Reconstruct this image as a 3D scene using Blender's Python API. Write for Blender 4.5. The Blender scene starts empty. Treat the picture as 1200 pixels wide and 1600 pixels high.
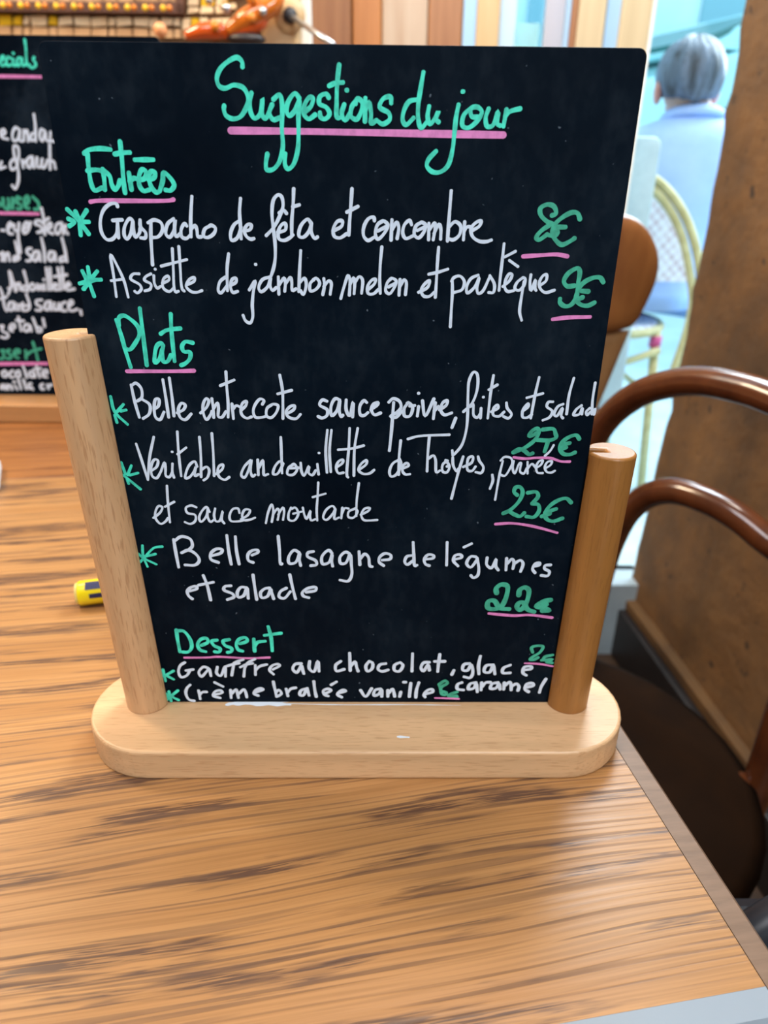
import bpy, bmesh, math, random
from mathutils import Vector, Matrix, Quaternion, noise
random.seed(7)
sc = bpy.context.scene
COL = sc.collection
pi = math.pi

# ------------------------------------------------------------------ camera
F = 1090.22                                   # focal length in pixels of a 1200 x 1600 frame
PITCH, YAW, ROLL = 0.4501, 0.0136, 0.0099
CAM = Vector((0.0114, -0.2858, 0.2662))
_fwd = Vector((math.sin(YAW)*math.cos(PITCH), math.cos(YAW)*math.cos(PITCH), -math.sin(PITCH)))
_r0 = Vector((math.cos(YAW), -math.sin(YAW), 0)); _u0 = _r0.cross(_fwd)
RT = math.cos(ROLL)*_r0 + math.sin(ROLL)*_u0
UP = -math.sin(ROLL)*_r0 + math.cos(ROLL)*_u0
cam_data = bpy.data.cameras.new('camera'); cam = bpy.data.objects.new('camera', cam_data); COL.objects.link(cam)
cam.matrix_world = Matrix(((RT.x, UP.x, -_fwd.x, CAM.x), (RT.y, UP.y, -_fwd.y, CAM.y), (RT.z, UP.z, -_fwd.z, CAM.z), (0, 0, 0, 1)))
cam_data.sensor_fit = 'VERTICAL'; cam_data.sensor_height = 36.0; cam_data.sensor_width = 27.0
cam_data.lens = F/1600*36.0
cam_data.clip_start = 0.01; cam_data.clip_end = 100
cam_data.dof.use_dof = True; cam_data.dof.focus_distance = 0.295
cam_data.dof.aperture_fstop = cam_data.lens/2.6
sc.camera = cam

# ------------------------------------------------------------------ world, lights, exposure
sc.view_settings.view_transform = 'Standard'; sc.view_settings.look = 'None'
sc.view_settings.gamma = 1.0; sc.view_settings.use_curve_mapping = False
sc.view_settings.exposure = 0.10
world = bpy.data.worlds.new('daylight_sky'); sc.world = world; world.use_nodes = True
bg = world.node_tree.nodes['Background']; bg.inputs['Color'].default_value = (0.50, 0.82, 1.0, 1); bg.inputs['Strength'].default_value = 2.2

def area(name, loc, target, sx, sy, power, color):
    l = bpy.data.lights.new(name, 'AREA'); l.shape = 'RECTANGLE'; l.size = sx; l.size_y = sy; l.energy = power; l.color = color
    o = bpy.data.objects.new(name, l); COL.objects.link(o); o.location = loc
    o.rotation_euler = (Vector(target)-Vector(loc)).to_track_quat('-Z', 'Y').to_euler()
    return o
area('street_daylight', (1.5, 2.0, 1.25), (0.15, 0.0, 0.0), 1.2, 1.4, 75, (0.72, 0.90, 1.0))
area('ceiling_lamp_light', (-0.8, -0.5, 1.75), (-0.1, 0.1, 0.0), 0.9, 0.9, 20, (0.96, 0.96, 1.0))
area('front_fill_light', (0.62, -1.3, 1.35), (0.05, -0.05, 0.05), 0.9, 0.8, 31, (0.84, 0.93, 1.0))  # unseen cool fill added behind the camera; the front wall has no window
area('doorway_daylight', (0.46, 1.02, 1.15), (0.12, 0.0, 0.05), 0.45, 0.45, 17, (0.78, 0.92, 1.0))
area('back_lamp_light', (-1.25, 0.75, 1.45), (-0.35, 1.3, 0.55), 0.5, 0.5, 26, (1.0, 0.80, 0.55))
area('door_wall_fill_light', (0.15, 0.55, 1.75), (0.25, 1.3, 0.6), 0.6, 0.3, 16, (1.0, 0.93, 0.82))  # added fill to brighten the boards and mullions; no lamp known here

# ------------------------------------------------------------------ pixel to place helpers
def ray(u, v): return (RT*((u-600)/F) + UP*(-(v-800)/F) + _fwd)
def on_y(u, v, y):
    d = ray(u, v); return CAM + d*((y-CAM.y)/d.y)
def on_z(u, v, z):
    d = ray(u, v); return CAM + d*((z-CAM.z)/d.z)
def at_dist(u, v, dist): return CAM + ray(u, v)*dist        # dist = depth along the viewing axis

# ------------------------------------------------------------------ materials
def mat(name, col, rough=0.5, metal=0.0, spec=None, coat=0.0):
    m = bpy.data.materials.new(name); m.use_nodes = True
    b = m.node_tree.nodes['Principled BSDF']
    b.inputs['Base Color'].default_value = (*col, 1); b.inputs['Roughness'].default_value = rough; b.inputs['Metallic'].default_value = metal
    if spec is not None: b.inputs['Specular IOR Level'].default_value = spec
    b.inputs['Coat Weight'].default_value = coat
    return m
class NT:
    def __init__(s, m): s.t = m.node_tree; s.b = s.t.nodes['Principled BSDF']
    def n(s, typ, **kw):
        x = s.t.nodes.new(typ)
        for k, v in kw.items():
            if k.startswith('i_'): x.inputs[k[2:].replace('_', ' ')].default_value = v
            else: setattr(x, k, v)
        return x
    def l(s, a, b): s.t.links.new(a, b)
    def coords(s, scale=(1, 1, 1), kind='Object'):
        tc = s.n('ShaderNodeTexCoord'); mp = s.n('ShaderNodeMapping'); mp.inputs['Scale'].default_value = scale
        s.l(tc.outputs[kind], mp.inputs['Vector']); return mp.outputs['Vector']
    def noise(s, vec, scale=1.0, detail=4, rough=0.5, dist=0.0):
        x = s.n('ShaderNodeTexNoise'); x.inputs['Scale'].default_value = scale; x.inputs['Detail'].default_value = detail
        x.inputs['Roughness'].default_value = rough; x.inputs['Distortion'].default_value = dist
        s.l(vec, x.inputs['Vector']); return x.outputs['Fac']
    def ramp(s, fac, stops):
        x = s.n('ShaderNodeValToRGB'); e = x.color_ramp.elements
        while len(e) < len(stops): e.new(0.5)
        for k, (p, c) in enumerate(stops):
            e[k].position = p; e[k].color = (*c, 1) if not isinstance(c, (int, float)) else (c, c, c, 1)
        s.l(fac, x.inputs['Fac']); return x.outputs['Color']
    def mix(s, fac, a, b, mode='MIX'):
        x = s.n('ShaderNodeMix', data_type='RGBA', blend_type=mode)
        for sock, val in ((x.inputs[0], fac), (x.inputs[6], a), (x.inputs[7], b)):
            if hasattr(val, 'is_output'): s.l(val, sock)
            elif isinstance(val, tuple): sock.default_value = (*val, 1)
            else: sock.default_value = val
        return x.outputs[2]
    def math(s, op, a, b=0.0):
        x = s.n('ShaderNodeMath', operation=op)
        for sock, val in ((x.inputs[0], a), (x.inputs[1], b)):
            if hasattr(val, 'is_output'): s.l(val, sock)
            else: sock.default_value = val
        return x.outputs[0]
    def bump(s, h, strength=0.2, dist=0.001):
        x = s.n('ShaderNodeBump'); x.inputs['Strength'].default_value = strength; x.inputs['Distance'].default_value = dist
        s.l(h, x.inputs['Height']); s.l(x.outputs['Normal'], s.b.inputs['Normal'])
    def color(s, c): s.l(c, s.b.inputs['Base Color'])
    def rough(s, c): s.l(c, s.b.inputs['Roughness'])

def oak(name, light, mid, dark, rough=0.34):
    """open-pored oak: the grain runs along the object's own x axis"""
    m = mat(name, mid, rough); t = NT(m)
    v0 = t.coords((1, 1, 1))
    wob = t.noise(t.coords((2.2, 5, 1)), 1.0, 2, 0.5)
    bend = t.math('MULTIPLY', t.math('SUBTRACT', wob, 0.5), 0.034)
    sep = t.n('ShaderNodeSeparateXYZ'); t.l(v0, sep.inputs[0])
    y2 = t.math('ADD', sep.outputs['Y'], bend)
    com = t.n('ShaderNodeCombineXYZ'); t.l(sep.outputs['X'], com.inputs['X']); t.l(y2, com.inputs['Y']); t.l(sep.outputs['Z'], com.inputs['Z'])
    def sc3(s):
        mp = t.n('ShaderNodeMapping'); mp.inputs['Scale'].default_value = s; t.l(com.outputs[0], mp.inputs['Vector']); return mp.outputs['Vector']
    ring = t.noise(sc3((1.3, 34, 1)), 1.0, 3, 0.5)
    fine = t.noise(sc3((12, 800, 4)), 1.0, 2, 0.55)
    pore = t.noise(sc3((6.5, 470, 3)), 1.0, 1, 0.4)
    dash = t.noise(sc3((40, 1100, 6)), 1.0, 2, 0.5)
    patch = t.noise(sc3((6.5, 72, 2)), 1.0, 4, 0.6)
    base = t.ramp(ring, [(0.32, mid), (0.52, light), (0.68, mid)])
    base = t.mix(t.ramp(fine, [(0.38, 0.45), (0.58, 0.0)]), base, tuple(0.70*c for c in mid))
    lines = t.ramp(pore, [(0.555, 0.0), (0.60, 1.0)])
    pm = t.ramp(patch, [(0.42, 0.35), (0.60, 1.0)])
    base = t.mix(t.math('MULTIPLY', lines, t.math('MULTIPLY', pm, 0.80)), base, dark)
    heavy = t.math('MULTIPLY', t.ramp(patch, [(0.53, 0.0), (0.61, 1.0)]), t.ramp(dash, [(0.44, 0.25), (0.52, 0.95)]))
    base = t.mix(heavy, base, tuple(c*1.05 for c in dark))
    t.color(base); t.bump(t.math('SUBTRACT', 1.0, t.math('MULTIPLY', lines, pm)), 0.2, 0.0003)
    t.rough(t.ramp(pore, [(0.3, rough-0.02), (0.7, rough+0.16)]))
    return m
def beech(name, axis, base=(0.66, 0.40, 0.205), dark=(0.42, 0.20, 0.085), rough=0.42, fleck=1.0):
    """beech: short darker flecks lying along one axis of the object"""
    m = mat(name, base, rough); t = NT(m)
    lo, hi = 95, 1150
    s = [hi, hi, hi]; s[axis] = lo
    s2 = [90, 90, 90]; s2[axis] = 5
    fl = t.noise(t.coords(tuple(s)), 1.0, 2, 0.45, 0.1)
    br = t.noise(t.coords(tuple(s2)), 1.0, 3, 0.5)
    c = t.ramp(br, [(0.32, tuple(0.84*x for x in base)), (0.65, tuple(1.1*x for x in base))])
    f = t.ramp(fl, [(0.55, 0.0), (0.66, 0.62*fleck)])
    c = t.mix(f, c, dark)
    t.color(c); t.bump(fl, 0.18, 0.0004)
    return m
def woody(name, light, dark, scale=(3, 40, 40), rough=0.4, coat=0.0):
    m = mat(name, light, rough, coat=coat); t = NT(m)
    n = t.noise(t.coords(scale), 1.0, 4, 0.55, 0.3)
    t.color(t.ramp(n, [(0.3, dark), (0.68, light)])); t.bump(n, 0.08, 0.001)
    return m
def mottled(name, a, b, scale=20, rough=0.6, bump=0.1, detail=5):
    m = mat(name, a, rough); t = NT(m)
    n = t.noise(t.coords((scale, scale, scale)), 1.0, detail, 0.6)
    t.color(t.ramp(n, [(0.35, a), (0.66, b)]))
    if bump: t.bump(n, bump, 0.002)
    return m
def stone_material():
    m = mat('brown_stone', (0.2, 0.1, 0.04), 0.85); t = NT(m)
    big = t.noise(t.coords((4, 4, 4)), 1.0, 5, 0.6); med = t.noise(t.coords((16, 16, 16)), 1.0, 5, 0.65); pit = t.noise(t.coords((38, 38, 38)), 1.0, 2, 0.5)
    c = t.ramp(big, [(0.32, (0.085, 0.039, 0.011)), (0.5, (0.155, 0.071, 0.020)), (0.68, (0.20, 0.095, 0.029))])
    c = t.mix(t.ramp(med, [(0.40, 0.35), (0.62, 0.0)]), c, (0.11, 0.06, 0.028))
    c = t.mix(t.ramp(pit, [(0.66, 0.0), (0.74, 0.9)]), c, (0.025, 0.014, 0.008))
    t.color(c); t.bump(t.math('ADD', med, t.math('MULTIPLY', pit, -0.6)), 0.5, 0.006)
    return m
def slate_material(name, dust=1.0):
    m = mat(name, (0.002, 0.006, 0.012), 0.6, spec=0.05); t = NT(m)
    a = t.noise(t.coords((9, 9, 11)), 1.0, 6, 0.6, 0.4); b = t.noise(t.coords((150, 150, 90)), 1.0, 3, 0.6); sp = t.noise(t.coords((420, 420, 420)), 1.0, 1, 0.4)
    c = t.ramp(a, [(0.36, (0.0008, 0.0036, 0.0085)), (0.52, (0.0018, 0.006, 0.0125)), (0.74, (0.0025+0.009*dust, 0.0075+0.014*dust, 0.0135+0.021*dust))])
    c = t.mix(t.math('MULTIPLY', t.ramp(b, [(0.45, 0.0), (0.75, 0.6)]), t.ramp(a, [(0.40, 0.1), (0.65, 1.0)])), c, (0.018, 0.026, 0.036))
    c = t.mix(t.ramp(sp, [(0.765, 0.0), (0.81, 0.6)]), c, (0.16, 0.2, 0.25))
    t.color(c); t.rough(t.ramp(a, [(0.3, 0.50), (0.7, 0.65)]))
    return m
def paint_pen(name, col, streak=0.25):
    m = mat(name, col, 0.55); t = NT(m)
    n = t.noise(t.coords((260, 260, 200)), 1.0, 3, 0.6)
    t.color(t.ramp(n, [(0.34, tuple(c*(1-streak) for c in col)), (0.58, col)]))
    return m

M_OAK = oak('oak_table_top', (0.49, 0.245, 0.088), (0.40, 0.185, 0.060), (0.095, 0.046, 0.029))
M_OAK2 = oak('orange_oak_top', (0.38, 0.15, 0.042), (0.29, 0.105, 0.028), (0.16, 0.055, 0.017))
M_LIP = woody('brown_lipping', (0.25, 0.155, 0.10), (0.18, 0.11, 0.07), (30, 260, 260), 0.42)
M_BEECH_X = beech('beech_base', 0, base=(0.68, 0.42, 0.22), fleck=0.6); M_BEECH_Z = beech('beech_post', 2, base=(0.63, 0.37, 0.19))
M_BEECH_R = beech('shaded_beech_post', 2, base=(0.36, 0.152, 0.036), dark=(0.22, 0.085, 0.02), fleck=0.55, rough=0.36)  # right post: shade beside the board darkened into the beech colour
M_SLATE = slate_material('chalkboard', 0.55); M_SLATE2 = slate_material('dusty_chalkboard', 1.5)
M_WHITE = paint_pen('white_chalk_pen', (0.74, 0.84, 0.98), 0.12)
M_MINT = paint_pen('mint_chalk_pen', (0.07, 0.88, 0.64), 0.34)
M_GREEN = paint_pen('green_chalk_pen', (0.055, 0.48, 0.31), 0.35)
M_PINK = paint_pen('pink_chalk_pen', (0.86, 0.27, 0.62), 0.22)
M_STONE = stone_material()
M_DARKWOOD = woody('dark_bentwood', (0.125, 0.036, 0.012), (0.055, 0.014, 0.006), (20, 20, 20), 0.22, 0.6)
M_HONEY = woody('polished_orange_wood', (0.34, 0.13, 0.035), (0.2, 0.066, 0.018), (30, 30, 8), 0.4, 0.15)
M_FLOOR = woody('dark_floor_boards', (0.055, 0.024, 0.009), (0.02, 0.009, 0.004), (4, 30, 4), 0.5)
M_BLACK = mat('black_leather', (0.012, 0.014, 0.02), 0.35)
M_SKIRT = woody('black_brown_skirting', (0.016, 0.012, 0.012), (0.008, 0.006, 0.006), (8, 40, 40), 0.45)
M_TANLINE = woody('ochre_stone_ledge', (0.12, 0.055, 0.013), (0.075, 0.034, 0.009), (10, 10, 10), 0.8)
M_YELLOW = mat('yellow_plastic', (0.90, 0.72, 0.01), 0.3); M_NAVY = mat('navy_print', (0.012, 0.018, 0.085), 0.4)
M_PAPER = mat('white_paper', (0.85, 0.88, 0.9), 0.6)
M_STEEL = mat('brushed_steel', (0.55, 0.58, 0.62), 0.28, 0.9)

# ------------------------------------------------------------------ mesh building
class MB:
    def __init__(s): s.v = []; s.f = []
    def add(s, vs, fs):
        k = len(s.v); s.v += [tuple(p) for p in vs]; s.f += [tuple(i+k for i in f) for f in fs]; return s
    def box(s, a, b, M=None):
        x0, y0, z0 = a; x1, y1, z1 = b
        vs = [Vector(p) for p in ((x0,y0,z0),(x1,y0,z0),(x1,y1,z0),(x0,y1,z0),(x0,y0,z1),(x1,y0,z1),(x1,y1,z1),(x0,y1,z1))]
        if M: vs = [M @ p for p in vs]
        return s.add(vs, [(0,3,2,1),(4,5,6,7),(0,1,5,4),(1,2,6,5),(2,3,7,6),(3,0,4,7)])
    def prism(s, poly, z0, z1, M=None):
        n = len(poly); vs = [Vector((p[0], p[1], z0)) for p in poly] + [Vector((p[0], p[1], z1)) for p in poly]
        if M: vs = [M @ p for p in vs]
        return s.add(vs, [tuple(range(n-1, -1, -1)), tuple(range(n, 2*n))] + [(i, (i+1) % n, n+(i+1) % n, n+i) for i in range(n)])
    def loft(s, rings, close=True, cap=True):
        n = len(rings[0]); vs = [p for r in rings for p in r]; fs = []
        for k in range(len(rings)-1):
            for i in range(n if close else n-1):
                j = (i+1) % n; fs.append((k*n+i, k*n+j, (k+1)*n+j, (k+1)*n+i))
        if cap: fs += [tuple(range(n-1, -1, -1)), tuple(range((len(rings)-1)*n, len(rings)*n))]
        return s.add(vs, fs)
    def tube(s, pts, rad, n=12, flat=1.0):
        pts = [Vector(p) for p in pts]; rings = []; prev = None
        for k, p in enumerate(pts):
            t = (pts[min(k+1, len(pts)-1)] - pts[max(k-1, 0)]).normalized()
            if prev is None:
                a = t.orthogonal().normalized()
            else:
                a = (prev - t*prev.dot(t)).normalized()
            prev = a; b = t.cross(a); r = rad[k] if isinstance(rad, (list, tuple)) else rad
            rings.append([p + a*(r*math.cos(2*pi*i/n)) + b*(r*flat*math.sin(2*pi*i/n)) for i in range(n)])
        return s.loft(rings)
    def ball(s, c, r, nu=16, nv=10, M=None):
        c = Vector(c); r = Vector(r) if not isinstance(r, (int, float)) else Vector((r, r, r)); rings = []
        for k in range(nv+1):
            th = -pi/2 + pi*(k+0.02)/(nv+0.04); ring = []
            for i in range(nu):
                p = Vector((r.x*math.cos(th)*math.cos(2*pi*i/nu), r.y*math.cos(th)*math.sin(2*pi*i/nu), r.z*math.sin(th)))
                if M: p = M @ p
                ring.append(c + p)
            rings.append(ring)
        return s.loft(rings)
    def build(s, name, m, parent=None, smooth=False, bevel=0.0, seg=2, subdiv=0):
        me = bpy.data.meshes.new(name); me.from_pydata(s.v, [], s.f); me.update()
        b = bmesh.new(); b.from_mesh(me); bmesh.ops.recalc_face_normals(b, faces=b.faces[:]); b.to_mesh(me); b.free()
        me.materials.append(m)
        if smooth: me.polygons.foreach_set('use_smooth', [True]*len(me.polygons))
        o = bpy.data.objects.new(name, me); COL.objects.link(o)
        if parent is not None: o.parent = parent
        if bevel:
            mod = o.modifiers.new('bevel', 'BEVEL'); mod.width = bevel; mod.segments = seg; mod.limit_method = 'ANGLE'; mod.angle_limit = math.radians(50)
        if subdiv:
            mod = o.modifiers.new('subdivision', 'SUBSURF'); mod.levels = subdiv; mod.render_levels = subdiv
        return o
def tag(o, label, cat, group=None):
    o['label'] = label; o['category'] = cat
    if group: o['group'] = group
    return o
def thing(name, label, cat, loc=(0, 0, 0), rz=0.0, group=None):
    o = bpy.data.objects.new(name, None); COL.objects.link(o); o.location = loc; o.rotation_euler = (0, 0, rz); o.empty_display_size = 0.05
    return tag(o, label, cat, group)
def struct(o): o['kind'] = 'structure'; return o
def smooth_path(pts, sub=6, closed=False):
    pts = [Vector(p) for p in pts]
    if len(pts) < 3: 
        return [pts[0].lerp(pts[-1], i/4) for i in range(5)]
    out = []
    for i in range(len(pts)-1):
        p0 = pts[i-1] if i else pts[0]*2-pts[1]; p1 = pts[i]; p2 = pts[i+1]; p3 = pts[i+2] if i+2 < len(pts) else pts[-1]*2-pts[-2]
        d1 = max((p1-p0).length, 1e-9)**0.5; d2 = max((p2-p1).length, 1e-9)**0.5; d3 = max((p3-p2).length, 1e-9)**0.5
        m1 = (p2-p1)/1.0 + ((p1-p0)/d1 - (p2-p0)/(d1+d2))*d2; m2 = (p2-p1)/1.0 + ((p3-p2)/d3 - (p3-p1)/(d2+d3))*d2
        for k in range(sub):
            t = k/sub; t2 = t*t; t3 = t2*t
            out.append(p1*(2*t3-3*t2+1) + m1*(t3-2*t2+t) + p2*(-2*t3+3*t2) + m2*(t3-t2))
    out.append(pts[-1]); return out

# ------------------------------------------------------------------ the setting
A = math.radians(8.8)                                        # the room stands turned against the camera
U = Vector((math.cos(A), math.sin(A), 0)); V = Vector((-math.sin(A), math.cos(A), 0))
FLOOR = -0.75; PAVE = -0.56
struct(MB().box((-2.6, -2.4, FLOOR-0.05), (0.9, 1.12, FLOOR)).build('floor', M_FLOOR))
struct(MB().box((-2.6, -2.4, 1.9), (0.95, 1.12, 1.95)).build('ceiling', mottled('cream_ceiling', (0.55, 0.43, 0.3), (0.6, 0.48, 0.35), 3, 0.9)))
struct(MB().box((-2.65, -2.4, FLOOR), (-2.6, 1.6, 1.9)).build('wall_left', mottled('ochre_plaster', (0.42, 0.27, 0.14), (0.48, 0.32, 0.18), 4, 0.9)))
struct(MB().box((-2.6, -2.45, FLOOR), (0.95, -2.4, 1.9)).build('wall_front', mottled('brown_plaster', (0.26, 0.18, 0.11), (0.32, 0.22, 0.14), 4, 0.9)))
struct(MB().box((-6, 1.12, PAVE-0.3), (7, 9, PAVE)).build('pavement', mottled('pale_paving', (0.42, 0.52, 0.56), (0.52, 0.62, 0.66), 5, 0.8, 0.05)))

# right-hand stone wall: a rough slab whose far end is the door jamb
W0 = Vector((0.600, 1.085, 0)); W1 = Vector((0.835, -1.6, 0)); wd = (W1-W0).normalized(); wn = Vector((-wd.y, wd.x, 0))
if wn.x < 0: wn = -wn
mb = MB(); rings = []
NZ = 90
for k in range(NZ+1):
    z = FLOOR + (1.9-FLOOR)*k/NZ; ring = []
    rough_end = 0.010*noise.noise(Vector((0.3, 4.1, z*9))) + 0.007*noise.noise(Vector((7.3, 1.1, z*31)))
    off = (-0.002 + 0.021*(z+0.66)/0.70) if z < 0.04 else 0.019-0.010*min(1.5, (z-0.04)/0.48)
    for q in range(40):
        t = (q/39)**1.5*2.69
        p = W0 + wd*(t + rough_end*max(0, 1-t*2)) + wn*(off+0.010*min(1, t*4)*noise.noise(Vector((t*5, 0.2, z*5)))+0.004*noise.noise(Vector((t*23, 5.2, z*23))))
        p.z = z; ring.append(p)
    far = [W0 + wd*2.69 + wn*0.34, W0 + wn*0.34 + wd*rough_end]
    for p in far: p.z = z
    rings.append(ring+far)
struct(mb.loft(rings).build('wall_right', M_STONE, smooth=True))
def along(t, dn, z): p = W0 + wd*t - wn*dn; p.z = z; return p
def rail(name, m, t0, t1, d0, d1, z0, z1, bev=0.004):
    mb = MB(); mb.loft([[along(t, d0, z0), along(t, d1, z0), along(t, d1, z1), along(t, d0, z1)] for t in (t0, t1)])
    return struct(mb.build(name, m, bevel=bev))
rail('baseboard_right', M_SKIRT, -0.012, 2.6, 0.034, -0.02, FLOOR, FLOOR+0.125)
rail('trim_1', M_TANLINE, 0.0, 2.6, 0.020, -0.02, FLOOR+0.125, FLOOR+0.150)
struct(MB().box((-0.2, 1.05, FLOOR), (0.62, 1.14, PAVE+0.0)).build('door_sill', mottled('grey_sill', (0.30, 0.36, 0.40), (0.36, 0.43, 0.47), 14, 0.6)))

# the wall at the back, left of the door: boards, mullions and narrow panes
YB = 1.30
def xs(u, y=YB, v=40): return on_y(u, v, y).x
def upright(name, u0, u1, m, parent, y0=YB, th=0.05, z0=FLOOR, z1=1.9, bev=0.003):
    return MB().box((xs(u0, y0), y0, z0), (xs(u1, y0), y0+th, z1)).build(name, m, parent, bevel=bev)
M_P1 = woody('brown_panel_wood', (0.40, 0.18, 0.075), (0.27, 0.11, 0.045), (60, 10, 3), 0.4)
M_P2 = woody('orange_panel_wood', (0.52, 0.21, 0.065), (0.40, 0.15, 0.045), (60, 10, 3), 0.35)
M_P3 = woody('pale_lit_wood', (0.56, 0.43, 0.32), (0.42, 0.26, 0.16), (30, 10, 3), 0.35)  # greyish-brown wood, paled in colour for the light falling on it
M_P4 = woody('honey_pine', (0.66, 0.45, 0.24), (0.56, 0.36, 0.17), (40, 10, 3), 0.45)
M_P5 = woody('pale_pine', (0.64, 0.50, 0.31), (0.55, 0.42, 0.25), (40, 10, 2), 0.5)
M_BLUEGREY = mat('blue_grey_paint', (0.36, 0.56, 0.80), 0.45)
M_WHITEP = mat('white_paint_and_daylight', (0.86, 0.86, 0.82), 0.5)
M_LAV = mat('lavender_grey_panel', (0.45, 0.44, 0.50), 0.5)
wall_back = struct(MB().box((-2.6, YB+0.05, FLOOR), (xs(700), YB+0.12, 1.9)).build('wall_back', mottled('brown_wall', (0.30, 0.16, 0.07), (0.36, 0.2, 0.09), 6, 0.7)))
upright('panel_board', 487, 549, M_P1, wall_back); upright('panel_board', 551, 596, M_P2, wall_back, th=0.04)
upright('panel_board', 597, 668, M_P3, wall_back, th=0.045); upright('panel_board', 669, 722, M_P1, wall_back, th=0.04)
upright('white_edge_strip', 470, 487, M_WHITEP, wall_back, y0=YB-0.005)  # white colour here stands in for bright light from outside
post = struct(MB().box((xs(415), YB-0.06, FLOOR), (xs(470), YB+0.05, 1.9)).build('trim_2', M_P4, bevel=0.006))
kp = on_y(452, 24, YB-0.06)
MB().tube([kp+Vector((0, -0.000, 0)), kp+Vector((0, -0.006, 0)), kp+Vector((0, -0.012, 0))], [0.030, 0.027, 0.020], 24).build('turned_rosette', M_P4, post, smooth=True, bevel=0.002)
win = struct(MB().box((xs(723), YB, FLOOR), (xs(744), YB+0.06, 1.9)).build('window_1', M_BLUEGREY, bevel=0.003))
upright('mullion', 744, 780, M_P4, win); upright('mullion', 884, 892, M_BLUEGREY, win, y0=YB+0.01); upright('mullion', 892, 902, M_P1, win)
upright('mullion', 902, 945, M_P5, win); upright('mullion', 945, 970, M_BLUEGREY, win, y0=YB+0.01); upright('mullion', 970, 1016, M_P5, win, y0=YB-0.004)
upright('blind_panel', 851, 884, M_LAV, win, y0=YB+0.03, th=0.02); upright('blind_panel', 780, 806, mat('pale_blue_panel', (0.55, 0.70, 0.86), 0.5), win, y0=YB+0.03, th=0.02)
upright('white_edge_strip', 1016, 1022, M_WHITEP, win, y0=YB-0.004)
gl = mat('window_glass', (0.9, 0.97, 1.0), 0.03); gl.node_tree.nodes['Principled BSDF'].inputs['Transmission Weight'].default_value = 1.0; gl.node_tree.nodes['Principled BSDF'].inputs['IOR'].default_value = 1.05
MB().box((xs(806), YB+0.035, FLOOR), (xs(851), YB+0.040, 1.9)).build('pane', gl, win)
zb = on_y(830, 38, YB+0.06).z
MB().box((xs(806), YB+0.05, zb-0.6), (xs(851), YB+0.07, zb)).build('lower_panel', mat('mint_glazing_film', (0.55, 0.9, 0.88), 0.4), win)
struct(MB().box((xs(1022)-0.0, YB, 0.85), (0.95, YB+0.06, 1.9)).build('lintel', M_P4))

# ------------------------------------------------------------------ table
def place(o, loc, rz=A): o.location = loc; o.rotation_euler = (0, 0, rz); return o
CORNER = on_z(1196, 1541, 0); CORNER.z = 0
tb = thing('cafe_table', 'oak veneered cafe table with brown lipping, carrying the large menu board', 'table', CORNER, A)
LEN, DEP = 1.25, 0.535
top = MB().box((-LEN, 0, -0.030), (0, DEP, 0)).build('table_top', M_OAK, tb)
LW = 0.0125
MB().loft([[Vector((0.0002, y, 0.0003)), Vector((LW*0.75, y, -0.0002)), Vector((LW, y, -0.004)), Vector((LW, y, -0.028)), Vector((0.0002, y, -0.030))] for y in (-LW, DEP)]).build('lipping', M_LIP, tb)
MB().loft([[Vector((x, -0.0002, 0.0003)), Vector((x, -LW*0.75, -0.0008)), Vector((x, -LW, -0.005)), Vector((x, -LW, -0.028)), Vector((x, -0.0002, -0.030))] for x in (-LEN, -0.0001)]).build('lipping', mat('window_reflection_edging', (0.29, 0.34, 0.39), 0.45, 0.0), tb)['label'] = 'front edging with the bluish window reflection in its colour'  # bluish window reflection put into the front lip's colour
MB().box((-LEN/2-0.06, DEP/2-0.06, FLOOR+0.03), (-LEN/2+0.06, DEP/2+0.06, -0.03)).build('pedestal', M_DARKWOOD, tb, bevel=0.01)
MB().box((-LEN/2-0.33, DEP/2-0.2, FLOOR), (-LEN/2+0.33, DEP/2+0.2, FLOOR+0.03)).build('foot', M_DARKWOOD, tb, bevel=0.01)
c2 = CORNER + V*(DEP+0.0015)
tb2 = thing('cafe_table', 'darker orange oak table behind, under the small English menu board', 'table', c2, A)
MB().box((-LEN, 0, -0.030), (-0.06, 0.58, 0)).build('table_top', M_OAK2, tb2, bevel=0.0015)
MB().box((-LEN/2-0.06, 0.20, FLOOR+0.03), (-LEN/2+0.06, 0.34, -0.03)).build('pedestal', M_DARKWOOD, tb2, bevel=0.01)
MB().box((-LEN/2-0.33, 0.08, FLOOR), (-LEN/2+0.33, 0.46, FLOOR+0.03)).build('foot', M_DARKWOOD, tb2, bevel=0.01)

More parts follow.
